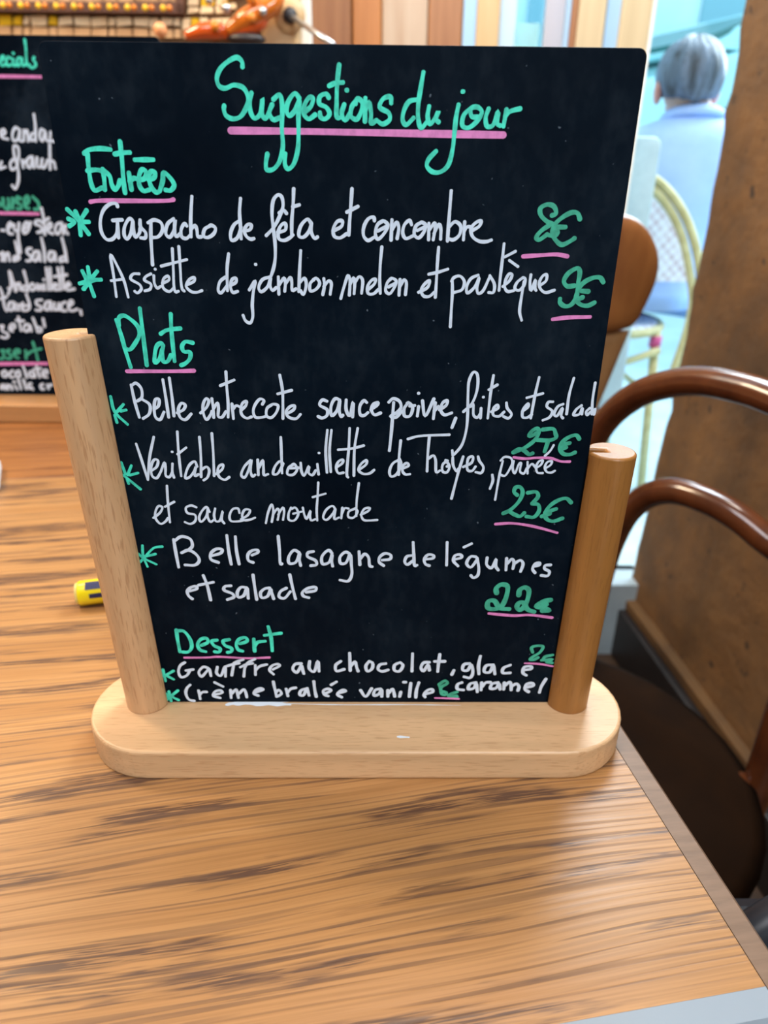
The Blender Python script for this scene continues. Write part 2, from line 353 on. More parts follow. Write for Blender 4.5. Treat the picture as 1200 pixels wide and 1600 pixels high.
# ------------------------------------------------------------------ lettering
def stroke_into(mb, pts, w, depth0):
    """a painted pen stroke lying on a board: pts are (x, z), w its half width"""
    P = smooth_path([Vector((a, b, 0)) for a, b in pts], 5) if len(pts) > 1 else [Vector((pts[0][0]-w*0.2, pts[0][1], 0)), Vector((pts[0][0]+w*0.2, pts[0][1], 0))]
    Q = [P[0]]
    for p in P[1:]:
        if (p-Q[-1]).length > w*0.12: Q.append(p)
    if len(Q) < 2: Q.append(Q[0]+Vector((w*0.2, 0, 0)))
    n = len(Q); L = []; Rr = []; mid = []
    tang = [(Q[min(i+1, n-1)]-Q[max(i-1, 0)]).normalized() for i in range(n)]
    def emit(p, t, hw, d):
        nx = Vector((-t.y, t.x, 0)); a = p+nx*hw; b = p-nx*hw
        L.append(Vector((a.x, -d, a.y))); Rr.append(Vector((b.x, -d, b.y)))
    for s in (1.0, 0.85, 0.5):
        emit(Q[0]-tang[0]*w*0.9*s, tang[0], w*max(0.12, math.sqrt(max(0, 1-s*s))), depth0)
    for i in range(n):
        emit(Q[i], tang[i], w*(1+0.10*math.sin(i*0.55+depth0*3e6)), depth0+i*8e-7)
    for s in (0.5, 0.85, 1.0):
        emit(Q[-1]+tang[-1]*w*0.9*s, tang[-1], w*max(0.12, math.sqrt(max(0, 1-s*s))), depth0+n*8e-7)
    k = len(L)
    mb.add(L+Rr, [(i, i+1, k+i+1, k+i) for i in range(k-1)])
PEN = {'w': None, 'm': None, 'g': None, 'p': None}
LABEL = {'w': 'white pen writing', 'm': 'bright mint pen writing', 'g': 'green pen writing', 'p': 'pink pen line'}
PNAME = {'h': 'heading_lettering', 'd': 'dish_lettering', 'e': 'price_lettering', 'u': 'underline', 'a': 'asterisk'}
def letter(text, y_plane, parent, y_off=0.0, mid_depth=None):
    """each line: part|pen|crop x, crop y, crop scale|pen width|strokes"""
    groups = {}; cnt = 0
    for row in text.strip().split('\n'):
        key, pen, crop, w, body = [q.strip() for q in row.split('|')]
        ox, oy, s = [float(q) for q in crop.split(',')]; w = float(w)/s
        mb = groups.setdefault((key, pen), MB())
        for st in body.split(';'):
            pts = [tuple(float(c) for c in q.split(',')) for q in st.split()]
            if not pts: continue
            px = [(ox+a/s, oy+b/s) for a, b in pts]
            wp = [on_y(a, b, y_plane) for a, b in px]
            dep = sum((p-CAM).dot(_fwd) for p in wp)/len(wp)
            cnt += 1
            stroke_into(mb, [(p.x, p.z) for p in wp], 0.5*w*dep/F, 0.00008+cnt*2.0e-6+(0.00012 if pen in 'mg' and key[0] == 'h' else 0))
    mats = {'w': M_WHITE, 'm': M_MINT, 'g': M_GREEN, 'p': M_PINK}
    for (key, pen), mb in groups.items():
        o = mb.build(PNAME[key[0]], mats[pen], parent); o['label'] = LABEL[pen]
        o.location = (0, y_off, 0)
MAIN = """
u0|p|0,0,1|10|360,204 450,205 620,208 787,211
h0|m|330,80,5|34|245,125 242,85 205,50 120,90 65,150 45,220 65,275 110,290 180,265 255,290 290,370 270,450 225,515 165,528 115,500 100,450 103,425; 315,325 302,400 310,480 340,525 385,490 402,370 400,500 425,525 470,430; 485,378 535,340 555,420 552,600 560,750 530,870 480,925 435,925 428,880 440,800; 478,415 455,480 485,535 545,515; 690,370 655,330 600,400 590,470 610,505 650,470 690,380 682,500 683,640 675,780 640,890 600,920 578,890 580,800; 735,470 780,430 795,370 770,360 730,420 725,490 760,530 815,495; 920,365 900,335 850,355 845,410 900,440 925,490 890,530 855,515 850,480; 1000,105 985,250 980,400 985,520 1012,518; 920,272 970,250 1030,245; 1040,415 1020,490 1045,540 1090,480; 1060,305
h0|m|540,90,4.138|28|75,270 40,320 35,380 70,400 100,350 108,290 75,265 65,300; 128,262 125,415; 125,350 150,290 165,360 165,425 200,405; 295,295 290,255 245,265 220,320 280,360 285,400 240,430 205,410; 460,272 410,285 375,350 370,410 390,435 440,390; 503,95 485,200 470,300 470,400 488,455 530,410; 540,315 530,380 545,430 580,390 600,350 585,400 602,418; 730,305 715,380 703,490 690,600 660,700 610,740 560,738 525,700 535,660 585,605; 758,220; 815,325 765,370 755,440 790,455 850,410 880,350 850,320 810,330 815,380 860,385; 925,330 905,390 915,445 950,440 985,350 980,430 1000,440; 1040,335 1020,445; 1030,380 1060,350 1130,330
h1|m|95,215,6|42|220,150 260,118 370,103 468,112; 252,150 265,300 290,440 320,495 390,470; 250,312 330,302 390,312; 395,295 410,400 415,490; 405,310 460,360 480,440 510,487 540,455 558,400; 557,35 575,200 590,400 605,520; 505,155 580,142 650,140; 640,330 665,490; 645,410 690,380 735,400; 735,400 790,380 798,315 765,300 738,350 740,450 780,500 830,490; 825,400 880,370 885,325 850,318 828,360 850,460 900,515 930,500; 930,500 958,400 965,325 1065,440 1030,495 982,490; 695,208 790,207 870,207
u1|p|95,215,6|38|278,602 345,592 600,592 1015,590 1060,580
a1|m|95,215,6|40|60,670 170,780 265,905; 245,680 190,770 180,800; 190,790 265,790; 70,760 130,790 80,830; 180,800 188,915; 138,690 165,750
d0|w|145,290,5|26|195,165 185,142 140,142 85,190 60,280 72,370 110,420 150,420 185,380 195,290; 155,272 232,267; 195,300 202,408; 310,270 290,257 250,320 248,390 268,418 300,370 315,270 320,350 335,402 365,370 372,330; 370,268 374,320 415,370 410,408 375,408; 455,290 455,400 462,520 468,620; 432,290 480,268 535,292 545,350 510,400 462,405; 632,258 585,300 573,380 600,403 635,350 645,265 640,340 652,398 690,370; 735,315 720,297 692,340 697,400 730,413 765,385; 775,85 766,250 768,400; 770,340 800,312 815,350 822,398 850,400; 925,312 875,340 867,395 900,405 950,370 958,330 925,310 905,320
d0|w|350,285,5|26|125,297 80,330 52,400 60,452 100,438 135,350; 130,125 122,230 130,350 135,440; 155,380 205,367 213,332 190,327 160,370 175,420 210,443 235,438; 330,415 390,350 445,240 462,180 450,112 425,97 390,130 375,230 385,350 400,480 400,600 385,680 368,730; 430,240 465,217 490,243; 418,390 480,370 480,322 455,327 425,380 430,440 470,453 520,428 540,410; 545,48 540,180 530,300 530,420; 535,190 590,175; 680,320 655,287 600,340 587,420 620,428 665,380 685,310 680,380 710,438 732,425; 850,380 920,340 925,302 890,302 855,360 862,420 905,433 960,400; 1000,48 990,200 980,320 975,412; 958,233 1048,187
d0|w|560,285,5|26|125,300 120,272 80,282 42,350 42,420 75,453 120,430; 190,300 150,330 132,400 150,443 200,400 230,330 190,300 180,310; 150,380 225,342; 262,292 255,452; 258,380 300,312 315,350 302,440; 415,330 400,297 360,330 347,400 370,438 430,415; 490,312 450,340 437,410 470,433 515,380 525,330 490,312 480,320; 460,375 520,347; 550,320 548,448; 555,370 595,317 600,350 584,448; 590,400 630,327 643,360 642,443; 725,65 710,250 695,458; 705,350 755,307 798,340 788,410 740,448 705,440; 830,307 820,448; 825,380 850,347 885,350; 890,375 945,340 958,302 920,312 880,360 890,420 940,458 1000,462 1038,450
e0|g|780,300,6.667|46|545,245 590,225 570,152 500,130 428,170 430,235 500,310 560,340 608,410 585,450 520,450; 520,345 430,410 385,475 410,497 500,440; 840,285 815,222 760,212 660,262 585,330 552,430 590,505 650,548 740,510 785,480; 560,365 690,365; 560,440 610,420
u2|p|780,300,6.667|40|245,670 400,660 600,650 712,670
e1|g|780,300,6.667|46|785,975 705,980 672,930 720,845 820,793 838,830 820,950 800,1100 740,1178 680,1188 632,1150 632,1112; 1083,940 1050,892 980,892 870,950 812,1040 798,1110 840,1168 920,1183 992,1150; 855,1030 930,1035; 810,1120 870,1095
u3|p|780,300,6.667|40|555,1325 700,1307 945,1300
a2|m|115,380,4.615|30|65,200 100,270; 105,172 115,240; 172,202 110,270 45,290; 200,262 130,270 72,330; 110,270 150,382; 78,330 100,290
d1|w|115,380,4.615|20|310,385 290,230 270,82 320,170 365,270 396,388; 272,270 348,260; 475,220 430,222 412,255 480,300 490,330 460,358 442,345; 560,220 520,242 512,265 560,295 553,330 515,343; 580,232 585,290 605,323 630,310; 590,187; 640,290 690,262 683,237 650,257 647,320 690,348 725,320; 713,37 720,170 735,350 758,345; 760,22 770,170 785,330 800,345; 632,165 720,142 818,117; 815,300 873,270 873,247 835,262 813,310 850,348 890,353 928,340
d1|w|330,380,5|24|115,262 70,300 57,370 75,388 125,330; 137,82 125,200 128,370; 150,330 195,302 195,272 165,282 152,340 170,383 208,375; 298,365 345,295 330,380 322,480 325,580 305,622 270,605 250,562; 348,165; 460,262 400,285 372,350 390,378 440,340 465,265 460,330 480,368 510,345; 525,262 530,398; 530,330 570,272 580,310 575,375; 580,320 620,267 630,300 635,368 665,355; 700,57 692,200 685,378; 690,310 730,272 743,320 720,400 697,368; 800,282 772,320 777,373 820,358 848,310 820,272 795,290; 880,275 885,330 872,402; 880,340 920,292 938,310 930,398
d1|w|530,370,6|28|15,578 45,470 85,362 100,400 95,548; 100,450 135,382 145,420 140,533; 145,430 190,372 218,400 210,528; 262,500 330,440 340,397 310,402 268,460 272,530 320,533 370,490; 400,92 385,260 380,420 385,530; 490,387 450,430 437,510 470,533 518,470 533,410 490,387 475,400; 460,470 535,430; 570,397 560,548; 565,470 610,402 628,420 620,543; 742,520 830,470 848,407 800,442 767,500 790,553 840,558 890,520; 932,97 920,250 910,420 900,568; 838,350 930,330 1018,302
d1|w|690,370,6.316|29|105,440 105,550 95,720 85,888; 97,438 120,402 180,387 223,440 200,520 120,548; 360,377 290,410 247,490 252,553 320,500 370,400 347,500 360,558 400,540 475,390; 475,382 520,470 508,548 462,548; 615,68 595,250 575,420 565,528; 622,198 728,142; 602,490 670,430 693,372 670,362 632,420 622,500 650,538 710,530; 667,232 752,293; 800,402 742,450 722,510 760,528 810,480 822,410 800,402; 812,440 785,600 768,740 788,822; 880,372 870,450 880,528 925,422 920,510 930,528; 967,480 1030,430 1033,372 1000,382 962,450 972,510 1020,548 1112,525
h2|m|170,470,7.5|48|92,222 150,400 200,580 262,775; 125,285 125,195 180,170 280,230 350,310 360,400 310,500 250,570 220,565; 368,85 400,350 450,755; 640,520 620,492 570,522 542,640 547,720 590,690 630,570; 640,520 630,620 645,708 690,708 735,630; 730,150 735,300 750,480 775,705; 610,385 680,342 845,320; 990,490 900,477 862,530 882,590 955,600 955,670 900,730 850,752
u4|p|170,470,7.5|46|215,823 300,822 800,822 1005,816
a3|m|165,575,5.4545|26|45,240 80,370 190,478; 155,307 100,370; 178,355 130,365; 80,400 100,462
d2|w|165,575,5.4545|26|220,142 250,280 290,418; 225,145 260,127 305,170 310,250 272,280; 310,262 378,310 373,390 322,428; 417,350 453,320 455,262 430,262 417,320 430,420 465,438 500,372; 490,97 520,280 540,418; 545,82 570,260 585,408; 612,380 668,350 680,312 650,297 622,350 640,420 680,438 732,388
d2|w|305,570,6.667|30|57,500 120,440 143,370 120,347 87,400 87,500 120,568 160,520 175,480; 175,347 190,450 195,548; 195,450 235,392 245,450 245,538 280,543 322,482; 322,68 330,220 345,400 345,543; 262,215 408,155; 385,402 400,558; 395,460 430,422 475,440; 480,470 530,420 538,377 500,392 477,450 490,520 540,553 590,538; 700,410 718,370 680,352 622,420 607,490 630,543 700,543 745,530; 800,412 750,450 747,530 790,548 848,490 863,420 810,407 790,420; 882,103 910,260 915,420 915,558; 860,300 1008,262; 950,510 1030,460 1038,422 990,432 947,490 970,538 1050,558 1098,512
d2|w|480,590,5|25|155,182 120,172 97,210 158,250 153,295 115,313 85,300; 255,172 220,162 187,220 192,295 230,260 255,172 250,250 265,303 280,290; 305,172 305,250 330,298 358,190 355,305; 465,192 445,177 412,220 417,290 445,293 475,270; 497,250 548,210 553,192 520,202 502,250 525,288 575,273; 675,192 665,330 655,450 642,568; 637,190 670,162 720,182 733,230 700,270 650,300 690,308 740,260; 790,192 757,240 762,298 800,298 823,230 790,192 780,200; 800,220 840,215; 870,222 860,298; 870,120; 900,177 920,298 990,162; 1000,192 985,318; 990,260 1025,222; 1032,250 1088,210 1093,177 1060,192 1042,250 1070,288 1128,273; 1160,312 1130,388
d2|w|690,570,4.8|21|162,350 225,290 268,170 263,62 240,52 207,110 197,220 195,350 185,480 150,600 95,668; 215,312 235,292 240,378 265,393 290,360; 295,322 290,398; 312,240; 388,77 365,220 345,398; 352,185 418,147; 370,350 423,320 418,297 390,322 387,375 430,383 468,350; 485,282 490,320 523,370 500,398 462,385; 602,350 648,310 648,287 610,332 607,390 640,393 675,370; 730,92 700,220 667,398; 637,245 758,212; 833,275 800,277 787,310 828,345 808,390 757,413; 910,292 870,310 842,370 860,383 905,322 895,380 908,398; 990,97 955,220 935,368; 1048,302 1010,330 987,373 1030,368 1053,322 1050,368; 1110,322 1082,350 1090,373 1113,350; 1150,132 1130,260 1125,368; 1138,350 1150,325 1140,370
e2|g|740,660,7.059|44|690,112 650,138 612,145 642,90 700,62 718,100 680,180 600,250 510,300 432,328; 432,328 500,287 560,310 610,348 650,335; 755,75 880,70 900,120 908,160 850,190 695,190; 820,200 780,318; 1163,180 1130,137 1040,162 962,230 947,290 990,343 1060,348 1118,325; 952,250 1058,222; 960,290 1020,270
u5|p|740,660,7.059|30|440,380 560,395 700,385 850,390 960,425 1060,427
a4|m|185,660,6|26|30,370 70,480; 125,400 90,490; 188,470 110,490; 50,490 212,622; 80,520 100,570
d3|w|185,660,6|25|170,197 215,330 280,533; 280,533 295,330 335,132; 312,450 363,410 373,352 345,342 312,400 322,500 360,518 405,450; 405,445 435,372 445,430 450,498 480,508 508,460; 510,382 510,470 525,513; 507,272; 555,82 565,250 580,400 592,498; 557,295 638,232; 740,410 720,362 680,382 642,450 632,518 670,508 720,440 730,410 720,498 755,480; 762,132 775,300 778,508; 780,440 830,412 853,440 838,510 802,538; 878,97 890,250 900,498; 920,480 978,430 983,392 950,402 932,450 950,508 1000,533 1043,507
d3|w|360,660,5|21|160,292 112,340 87,410 110,428 150,350 165,290 160,380 175,418 195,405; 215,287 220,408; 225,350 255,292 260,350 265,408 295,400; 415,320 390,300 350,340 337,400 365,400 410,330; 395,112 400,250 405,393; 500,322 457,350 447,400 490,405 523,360 500,322 485,325; 470,355 538,350; 550,312 557,380 575,413 615,338 612,390 640,408 668,370; 680,322 690,403; 693,235; 758,57 745,220 755,388; 790,57 775,220 785,383; 827,350 878,310 878,287 845,302 827,350 845,393 885,388; 932,42 925,200 912,418 920,425; 995,42 970,200 965,413; 842,210 950,200 1043,177; 1000,370 1063,320 1063,292 1020,322 1002,370 1040,398 1090,393 1123,367
d3|w|590,660,6.316|27|215,362 150,400 117,480 132,528 180,513 233,400 215,352; 228,172 212,330 207,513; 245,450 308,420 290,397 252,420 247,480 275,508 318,505; 297,160 400,132 708,117; 510,132 495,300 487,478; 500,352 550,322 570,360 580,488 615,470; 690,372 642,410 642,480 680,488 708,430 670,367; 682,430 700,425; 740,342 745,420 780,478 798,450; 843,332 800,470 760,620 727,748; 842,435 928,390 938,332 900,342 882,400 890,468 930,473 965,430; 990,332 1000,370 1043,440 1020,493 967,485; 1130,512 1135,570 1107,648; 735,272 742,322
d3|w|740,660,7.059|26|320,420 285,560 260,700 235,848; 295,415 340,375 408,388 425,440 400,500 340,583 290,570; 440,420 428,500 450,558 500,450 520,440 510,538 550,558 580,500; 592,430 592,558; 597,500 640,452 680,490; 682,500 740,460 758,412 720,422 687,480 702,548 760,553; 790,500 848,460 858,422 810,432 782,490 802,538 850,548 893,527; 880,245 840,310 782,363
e3|g|740,660,7.059|44|480,797 443,760 460,712 510,707 538,760 500,860 400,960 322,998; 322,998 380,977 450,1010 510,1028 558,990; 592,770 690,762 708,810 640,888; 640,888 710,902 718,970 660,1038 577,1030; 1073,880 1020,832 930,852 832,920 782,1000 802,1058 870,1083 978,1050; 782,990 908,947; 745,1030 840,1000
u6|p|740,660,7.059|32|237,1115 400,1105 550,1120 700,1150 918,1210
d4|w|225,745,6.316|24|97,400 168,340 183,292 150,282 117,340 122,410 170,458 220,430 240,400; 230,82 240,250 260,443; 210,290 303,240; 520,295 470,277 417,300 432,350 508,370 508,430 460,458 407,440; 650,340 620,292 575,332 547,400 565,438 620,380 635,300 632,390 660,438 690,420; 705,307 695,380 715,433 750,428 780,332 772,420 795,453; 945,350 930,307 880,312 847,380 860,428 930,433 990,420; 960,412 1028,370 1048,322 1000,317 972,370 982,418 1040,418 1098,397
d4|w|400,740,6|22|95,458 115,360 150,282 165,340 150,448; 160,380 205,322 218,350 205,428; 210,380 255,312 265,350 255,428; 330,312 307,370 312,428 360,433 398,370 370,312 335,325; 350,370 428,350; 440,312 455,380 475,418 512,340 507,400 520,433 560,420; 585,77 578,220 570,330 575,433; 532,215 653,182; 745,330 720,297 660,332 632,410 660,428 720,370 745,322 737,420 778,405; 810,312 800,413; 805,370 835,317 868,322; 930,322 870,350 867,400 910,408 953,350 930,317; 965,82 945,240 940,393; 982,380 1058,340 1068,317 1020,322 987,380 1010,428 1060,433 1138,428
a5|m|205,825,5.4545|22|60,210 110,250 218,303; 100,142 105,230 143,323; 75,290 130,230 200,162 270,152; 110,240 213,215
d5|w|205,825,5.4545|27|365,92 385,210 408,328; 367,110 430,67 508,90 523,150 490,180 432,205; 432,205 490,182 558,220 583,270 550,308 462,308; 690,230 768,205 778,177 730,172 682,210 682,260 748,288; 817,57 835,200 855,303; 890,67 900,190 922,302; 1032,225 1083,200 1078,182 1030,187 997,220 1002,270 1043,288; 502,530 563,510 558,492 515,497 482,530 492,570 525,598; 617,397 650,480 680,608; 577,480 703,455; 853,485 800,492 792,520 868,555 878,580 822,603; 985,502 940,497 907,540 915,583 960,570 990,502 1000,593; 1040,392 1055,500 1072,603
d5|w|400,825,5|24|110,462 72,467 37,500 47,538 90,528 118,470 125,500 140,548; 240,462 192,490 182,530 220,543 270,490; 265,357 285,450 310,548; 392,495 468,480 468,457 400,467 362,500 372,525 415,538; 175,57 185,170 195,278 205,272; 340,187 300,167 257,220 262,270 310,263 343,190 340,240 350,288; 450,177 407,187 402,215 468,250 473,280 427,288; 595,192 570,167 517,215 522,275 570,263 595,200 592,250 600,293; 730,192 700,182 657,220 662,270 700,268 735,200 745,280 748,360 720,408 657,400; 805,177 812,283; 812,240 850,197 878,220 890,290 908,296; 985,245 1048,235 1053,207 1010,192 967,220 962,260 998,288
d5|w|620,825,4.615|22|110,192 72,200 57,240 75,258 115,230; 117,97 122,190 130,268 145,262; 205,220 263,210 263,192 225,187 197,220 207,255 235,266; 362,97 358,263; 420,220 468,205 458,187 420,192 407,230 440,268; 482,133 538,107; 570,202 532,200 502,250 530,278 580,220; 577,210 590,290 580,338 550,353 532,335; 650,207 647,260 680,283 715,217 712,270 730,298; 790,212 785,298; 795,250 830,217 843,240 835,288; 845,250 890,227 908,250 890,308; 985,270 1028,260 1028,247 995,252 977,290 995,318; 1108,260 1067,265 1062,285 1098,310 1085,338 1037,335
e4|g|620,825,4.615|36|718,465 715,430 750,402 793,410 790,480 750,560 700,578 655,568 660,522 700,517 740,570 808,578; 877,480 885,440 920,422 948,440 940,510 910,568 882,585 864,560 882,532 910,532 940,580 988,598; 1108,512 1050,525 1002,558 1060,570 1098,588 1045,590; 1055,542 1078,545
u7|p|620,825,4.615|22|662,610 850,625 950,620 1118,640
h3|m|240,970,5.714|32|207,70 220,170 240,268; 212,80 270,82 328,150 343,230 310,268 262,268; 430,210 488,180 478,147 430,152 397,200 420,250 468,265; 570,162 522,172 542,210 598,240 588,268 547,265; 680,157 622,172 642,210 698,235 698,263 662,272; 772,195 838,170 828,142 770,152 742,200 760,248 798,260; 897,152 905,263; 900,230 930,182 998,172; 1025,42 1050,130 1062,258; 992,120 1142,100
u8|p|240,970,5.714|22|278,320 500,318 560,312 850,325 1038,318
a6|m|240,970,5.714|26|87,425 110,528; 72,480 110,475 183,437; 110,475 183,513; 110,640 170,670 228,698; 222,612 150,670 120,698; 140,620 160,708; 120,670 178,670
d6|w|240,970,5.714|26|283,362 242,390 227,450 250,493 300,478 328,430; 292,435 358,425; 490,412 450,402 407,450 430,488 480,438 498,420 515,483; 572,402 567,460 600,483 640,402 645,488; 640,400 720,377 768,370; 720,370 700,478; 722,365 760,350 803,337; 908,332 850,362 820,402 808,488; 777,405 830,380 888,370; 910,387 912,473; 915,430 950,397 1013,380; 1067,425 1128,390 1110,377 1062,390 1037,430 1073,468
d7|w|240,970,5.714|26|330,562 302,590 292,640 320,693 368,705; 405,612 420,688; 415,650 440,627 478,625; 542,650 618,630 600,612 552,622 537,660 598,678; 547,540 623,577; 690,607 695,678; 700,640 740,602 750,630 760,678; 765,640 810,602 825,630 835,673; 902,630 983,602 960,592 912,610 897,640 938,658; 1070,532 1085,600 1100,668; 1100,668 1143,640 1120,607 1092,630
d6|w|430,1010,5.4545|27|225,137 172,142 152,185 185,213 225,152 235,190 245,223; 295,117 292,180 330,208 365,117 375,203; 560,117 517,150 522,200 590,185; 635,47 640,198; 645,160 680,122 695,170 708,203; 800,117 772,160 787,203 825,180 828,130 800,117; 943,137 892,147 877,185 910,203 963,190; 1065,127 1017,150 1017,195 1055,203 1088,150 1065,127; 1170,52 1165,203
d7|w|430,1010,5.4545|27|95,352 110,413; 110,380 135,352 178,342; 275,347 222,365 212,403 240,408 270,352 290,408; 330,287 340,370 352,420; 432,390 478,365 450,352 412,367 422,400 453,413; 477,318 523,292; 552,385 603,370 580,362 542,380 532,400 568,423; 727,362 770,418 823,347; 900,352 852,362 842,408 880,398 905,357 908,418; 960,362 960,418; 965,390 1000,352 1013,390 1018,418; 1070,377 1060,418; 1092,295 1113,295; 1155,302 1142,420
d6|w|640,1000,5.217|27|160,172 112,177 92,220 112,243 150,192 160,238; 245,107 235,180 228,248; 202,165 288,165; 360,237 342,273; 488,182 442,190 432,235 470,238 500,192 513,260 490,298 442,290; 575,122 560,200 563,268; 680,192 622,200 607,250 650,253 680,197 693,268; 818,195 762,220 757,258 818,258; 932,235 988,225 988,207 932,212 922,260 948,278
d7|w|640,1000,5.217|27|75,337 55,400 50,458; 130,430 188,412 180,392 142,402 117,440 125,455; 425,337 392,350 387,388 438,398; 540,337 492,347 477,390 520,383 540,347 550,413; 585,337 580,398; 590,370 620,337 658,335; 720,337 672,347 657,385 700,383 725,347 735,393; 770,337 765,393; 775,360 815,332 825,360 825,398; 830,365 870,347 888,370 880,403; 952,375 1008,360 998,342 950,352 937,390 968,413; 1108,307 1070,370 1055,418
e5|g|640,1000,5.217|26|240,350 290,322 308,340 262,370 252,400 298,420 290,438 262,430 250,385 238,350; 388,412 330,432 312,445 383,445; 322,455 388,455
e6|g|640,1000,5.217|26|1000,92 992,52 1040,37 1083,45 1060,90 1000,128 977,150 1010,150 1045,132; 1163,112 1100,127 1082,148; 1072,155 1160,150 1110,168 1160,178
u9|p|640,1000,5.217|18|937,180 1050,185 1168,205
u10|p|640,1000,5.217|18|207,462 330,466 400,470
"""
SPECIALS = """
h0|m|0,60,7.27|30|0,270 40,230 40,202 15,212 0,260 20,308 60,298; 120,225 90,212 72,260 85,308 130,298; 150,232 155,308 190,298; 152,170; 250,230 210,222 192,280 210,313 245,260 252,232 255,308 290,298; 282,12 295,120 310,298 340,300; 390,215 377,240 405,280 400,318 360,333 330,310
u0|p|0,60,7.27|34|-300,428 0,430 463,437
d0|w|0,60,7.27|30|10,1110 58,1070 45,1032 12,1060 30,1128 90,1143; 225,1042 180,1012 142,1080 152,1158 200,1148 225,1032 225,1158 250,1168; 270,1042 270,1163; 275,1080 305,1042 315,1120 320,1168; 400,1072 357,1090 352,1158 395,1148; 385,862 400,980 405,1168; 510,1052 470,1032 452,1120 480,1168 515,1062 530,1158 570,1168; 575,1062 575,1160 620,1168; 0,1450 20,1402; 0,1480 60,1460; 150,1372 117,1420 132,1488 180,1468 200,1410 150,1372; 190,1420 215,1330 200,1232 160,1222 162,1320 190,1420 210,1520 205,1640 170,1710 140,1670; 250,1382 265,1468; 265,1420 300,1382; 370,1342 320,1362 312,1450 340,1468 370,1352 385,1468; 420,1352 425,1458 460,1458 480,1362 480,1468 510,1458 540,1382; 565,1202 570,1488; 580,1392 610,1402 630,1478
h1|g|0,270,8.571|40|0,400 10,440; 40,342 60,460 100,488 120,400 110,332 130,478; 170,342 170,478; 175,400 240,322; 280,342 240,352 222,390 288,440 268,488 232,478; 340,430 388,370 370,312 332,360 342,460 390,478; 440,322 518,410 508,488 462,488
u1|p|0,270,8.571|38|-300,536 0,540 515,550
d1|w|0,270,8.571|38|20,770 60,770; 100,750 158,700 140,667 107,710 120,808 170,818; 190,692 200,770 240,778; 255,672 245,850 275,1068; 300,770 378,700 360,662 312,720 322,808 380,770 410,662; 540,642 490,642 472,680 548,720 558,780 502,798; 555,472 590,640 600,828; 562,670 653,607; 630,760 688,720 680,672 642,700 642,780 708,818; 830,672 762,690 742,790 780,818 840,692 850,818; 885,702 870,760 910,818; 40,1072 0,1090; 40,1062 30,1178; 60,1082 70,1178; 75,1120 110,1072 130,1178; 250,1112 192,1130 182,1178 240,1158; 205,922 260,1148; 420,1012 372,1022 362,1070 418,1120 400,1178 357,1178; 520,1052 462,1062 442,1160 480,1178 530,1072 540,1178; 555,872 590,1030 600,1188; 730,1062 672,1062 652,1160 690,1178 740,1082 745,1178; 870,1122 812,1140 802,1188 880,1168; 830,872 870,1030 895,1188
d2|w|0,410,8.571|36|110,428 150,310 130,112 180,260 210,388; 112,350 190,310; 220,282 225,368; 230,310 260,272 275,368; 370,312 312,322 302,370 350,368; 320,112 360,270 370,388; 440,282 402,310 420,368 470,350 440,282; 500,292 510,370 550,302 560,368; 590,292 600,368; 590,230; 620,72 640,230 650,368; 670,72 680,230 690,368; 720,330 768,300 740,282 712,330 740,368 780,360; 775,72 800,230 810,368; 830,62 845,230 850,358; 722,190 898,165; 880,330 938,300 920,267 882,310 900,368 998,355; 0,340 30,420 70,620 90,648; 0,490 88,460; 190,532 132,540 117,630 160,638 200,540 210,638; 245,562 250,638; 255,590 310,542; 380,572 312,590 302,638 370,638 398,580 352,420; 560,502 492,512 492,560 558,600 540,638 482,638; 680,522 622,532 602,620 640,638 680,532 690,638; 730,542 730,630 770,628 790,542 800,638; 880,532 832,550 832,640 890,648; 920,590 978,540 960,512 922,540 922,620 960,648 1038,625; 1080,642 1090,698
d3|w|0,480,11.43|46|60,330 0,340; 60,332 40,420 128,470 148,520 90,548 22,530; 180,380 268,360 258,302 192,322 172,400 228,428; 330,172 350,280 380,418; 292,235 428,245; 520,312 452,312 432,410 490,428 540,322 560,428; 590,192 640,330 670,438; 650,352 738,380 738,428 682,438; 770,202 800,348; 90,1132 42,1170 62,1238 118,1228 110,1152 90,1132; 230,1132 172,1180 192,1248 240,1248; 340,1132 282,1170 302,1248 358,1228 340,1132; 410,1042 450,1150 480,1258; 600,1152 542,1152 532,1230 580,1248 618,1170 630,1248; 650,1032 680,1150 710,1248; 602,1110 728,1092; 770,1190 848,1170 830,1122 772,1140 772,1230 838,1248; 70,1382 22,1400 32,1458 88,1402 100,1468; 130,1382 150,1468; 150,1410 190,1392 220,1468; 270,1402 310,1468; 242,1340 268,1332; 330,1292 380,1458; 420,1292 470,1458; 560,1362 512,1380 522,1448 568,1430 590,1466; 770,1372 722,1400 742,1458 788,1458; 850,1382 870,1458; 870,1402 930,1382
h2|g|0,480,11.43|46|80,772 22,772 68,830 50,918 0,918; 180,762 122,790 198,860 180,918 112,908; 262,830 358,800 340,762 270,772 252,860 328,908; 460,772 470,918; 480,850 560,790 738,740; 590,622 640,780 680,948
u2|p|0,480,11.43|58|-400,1010 0,1010 850,1005
"""
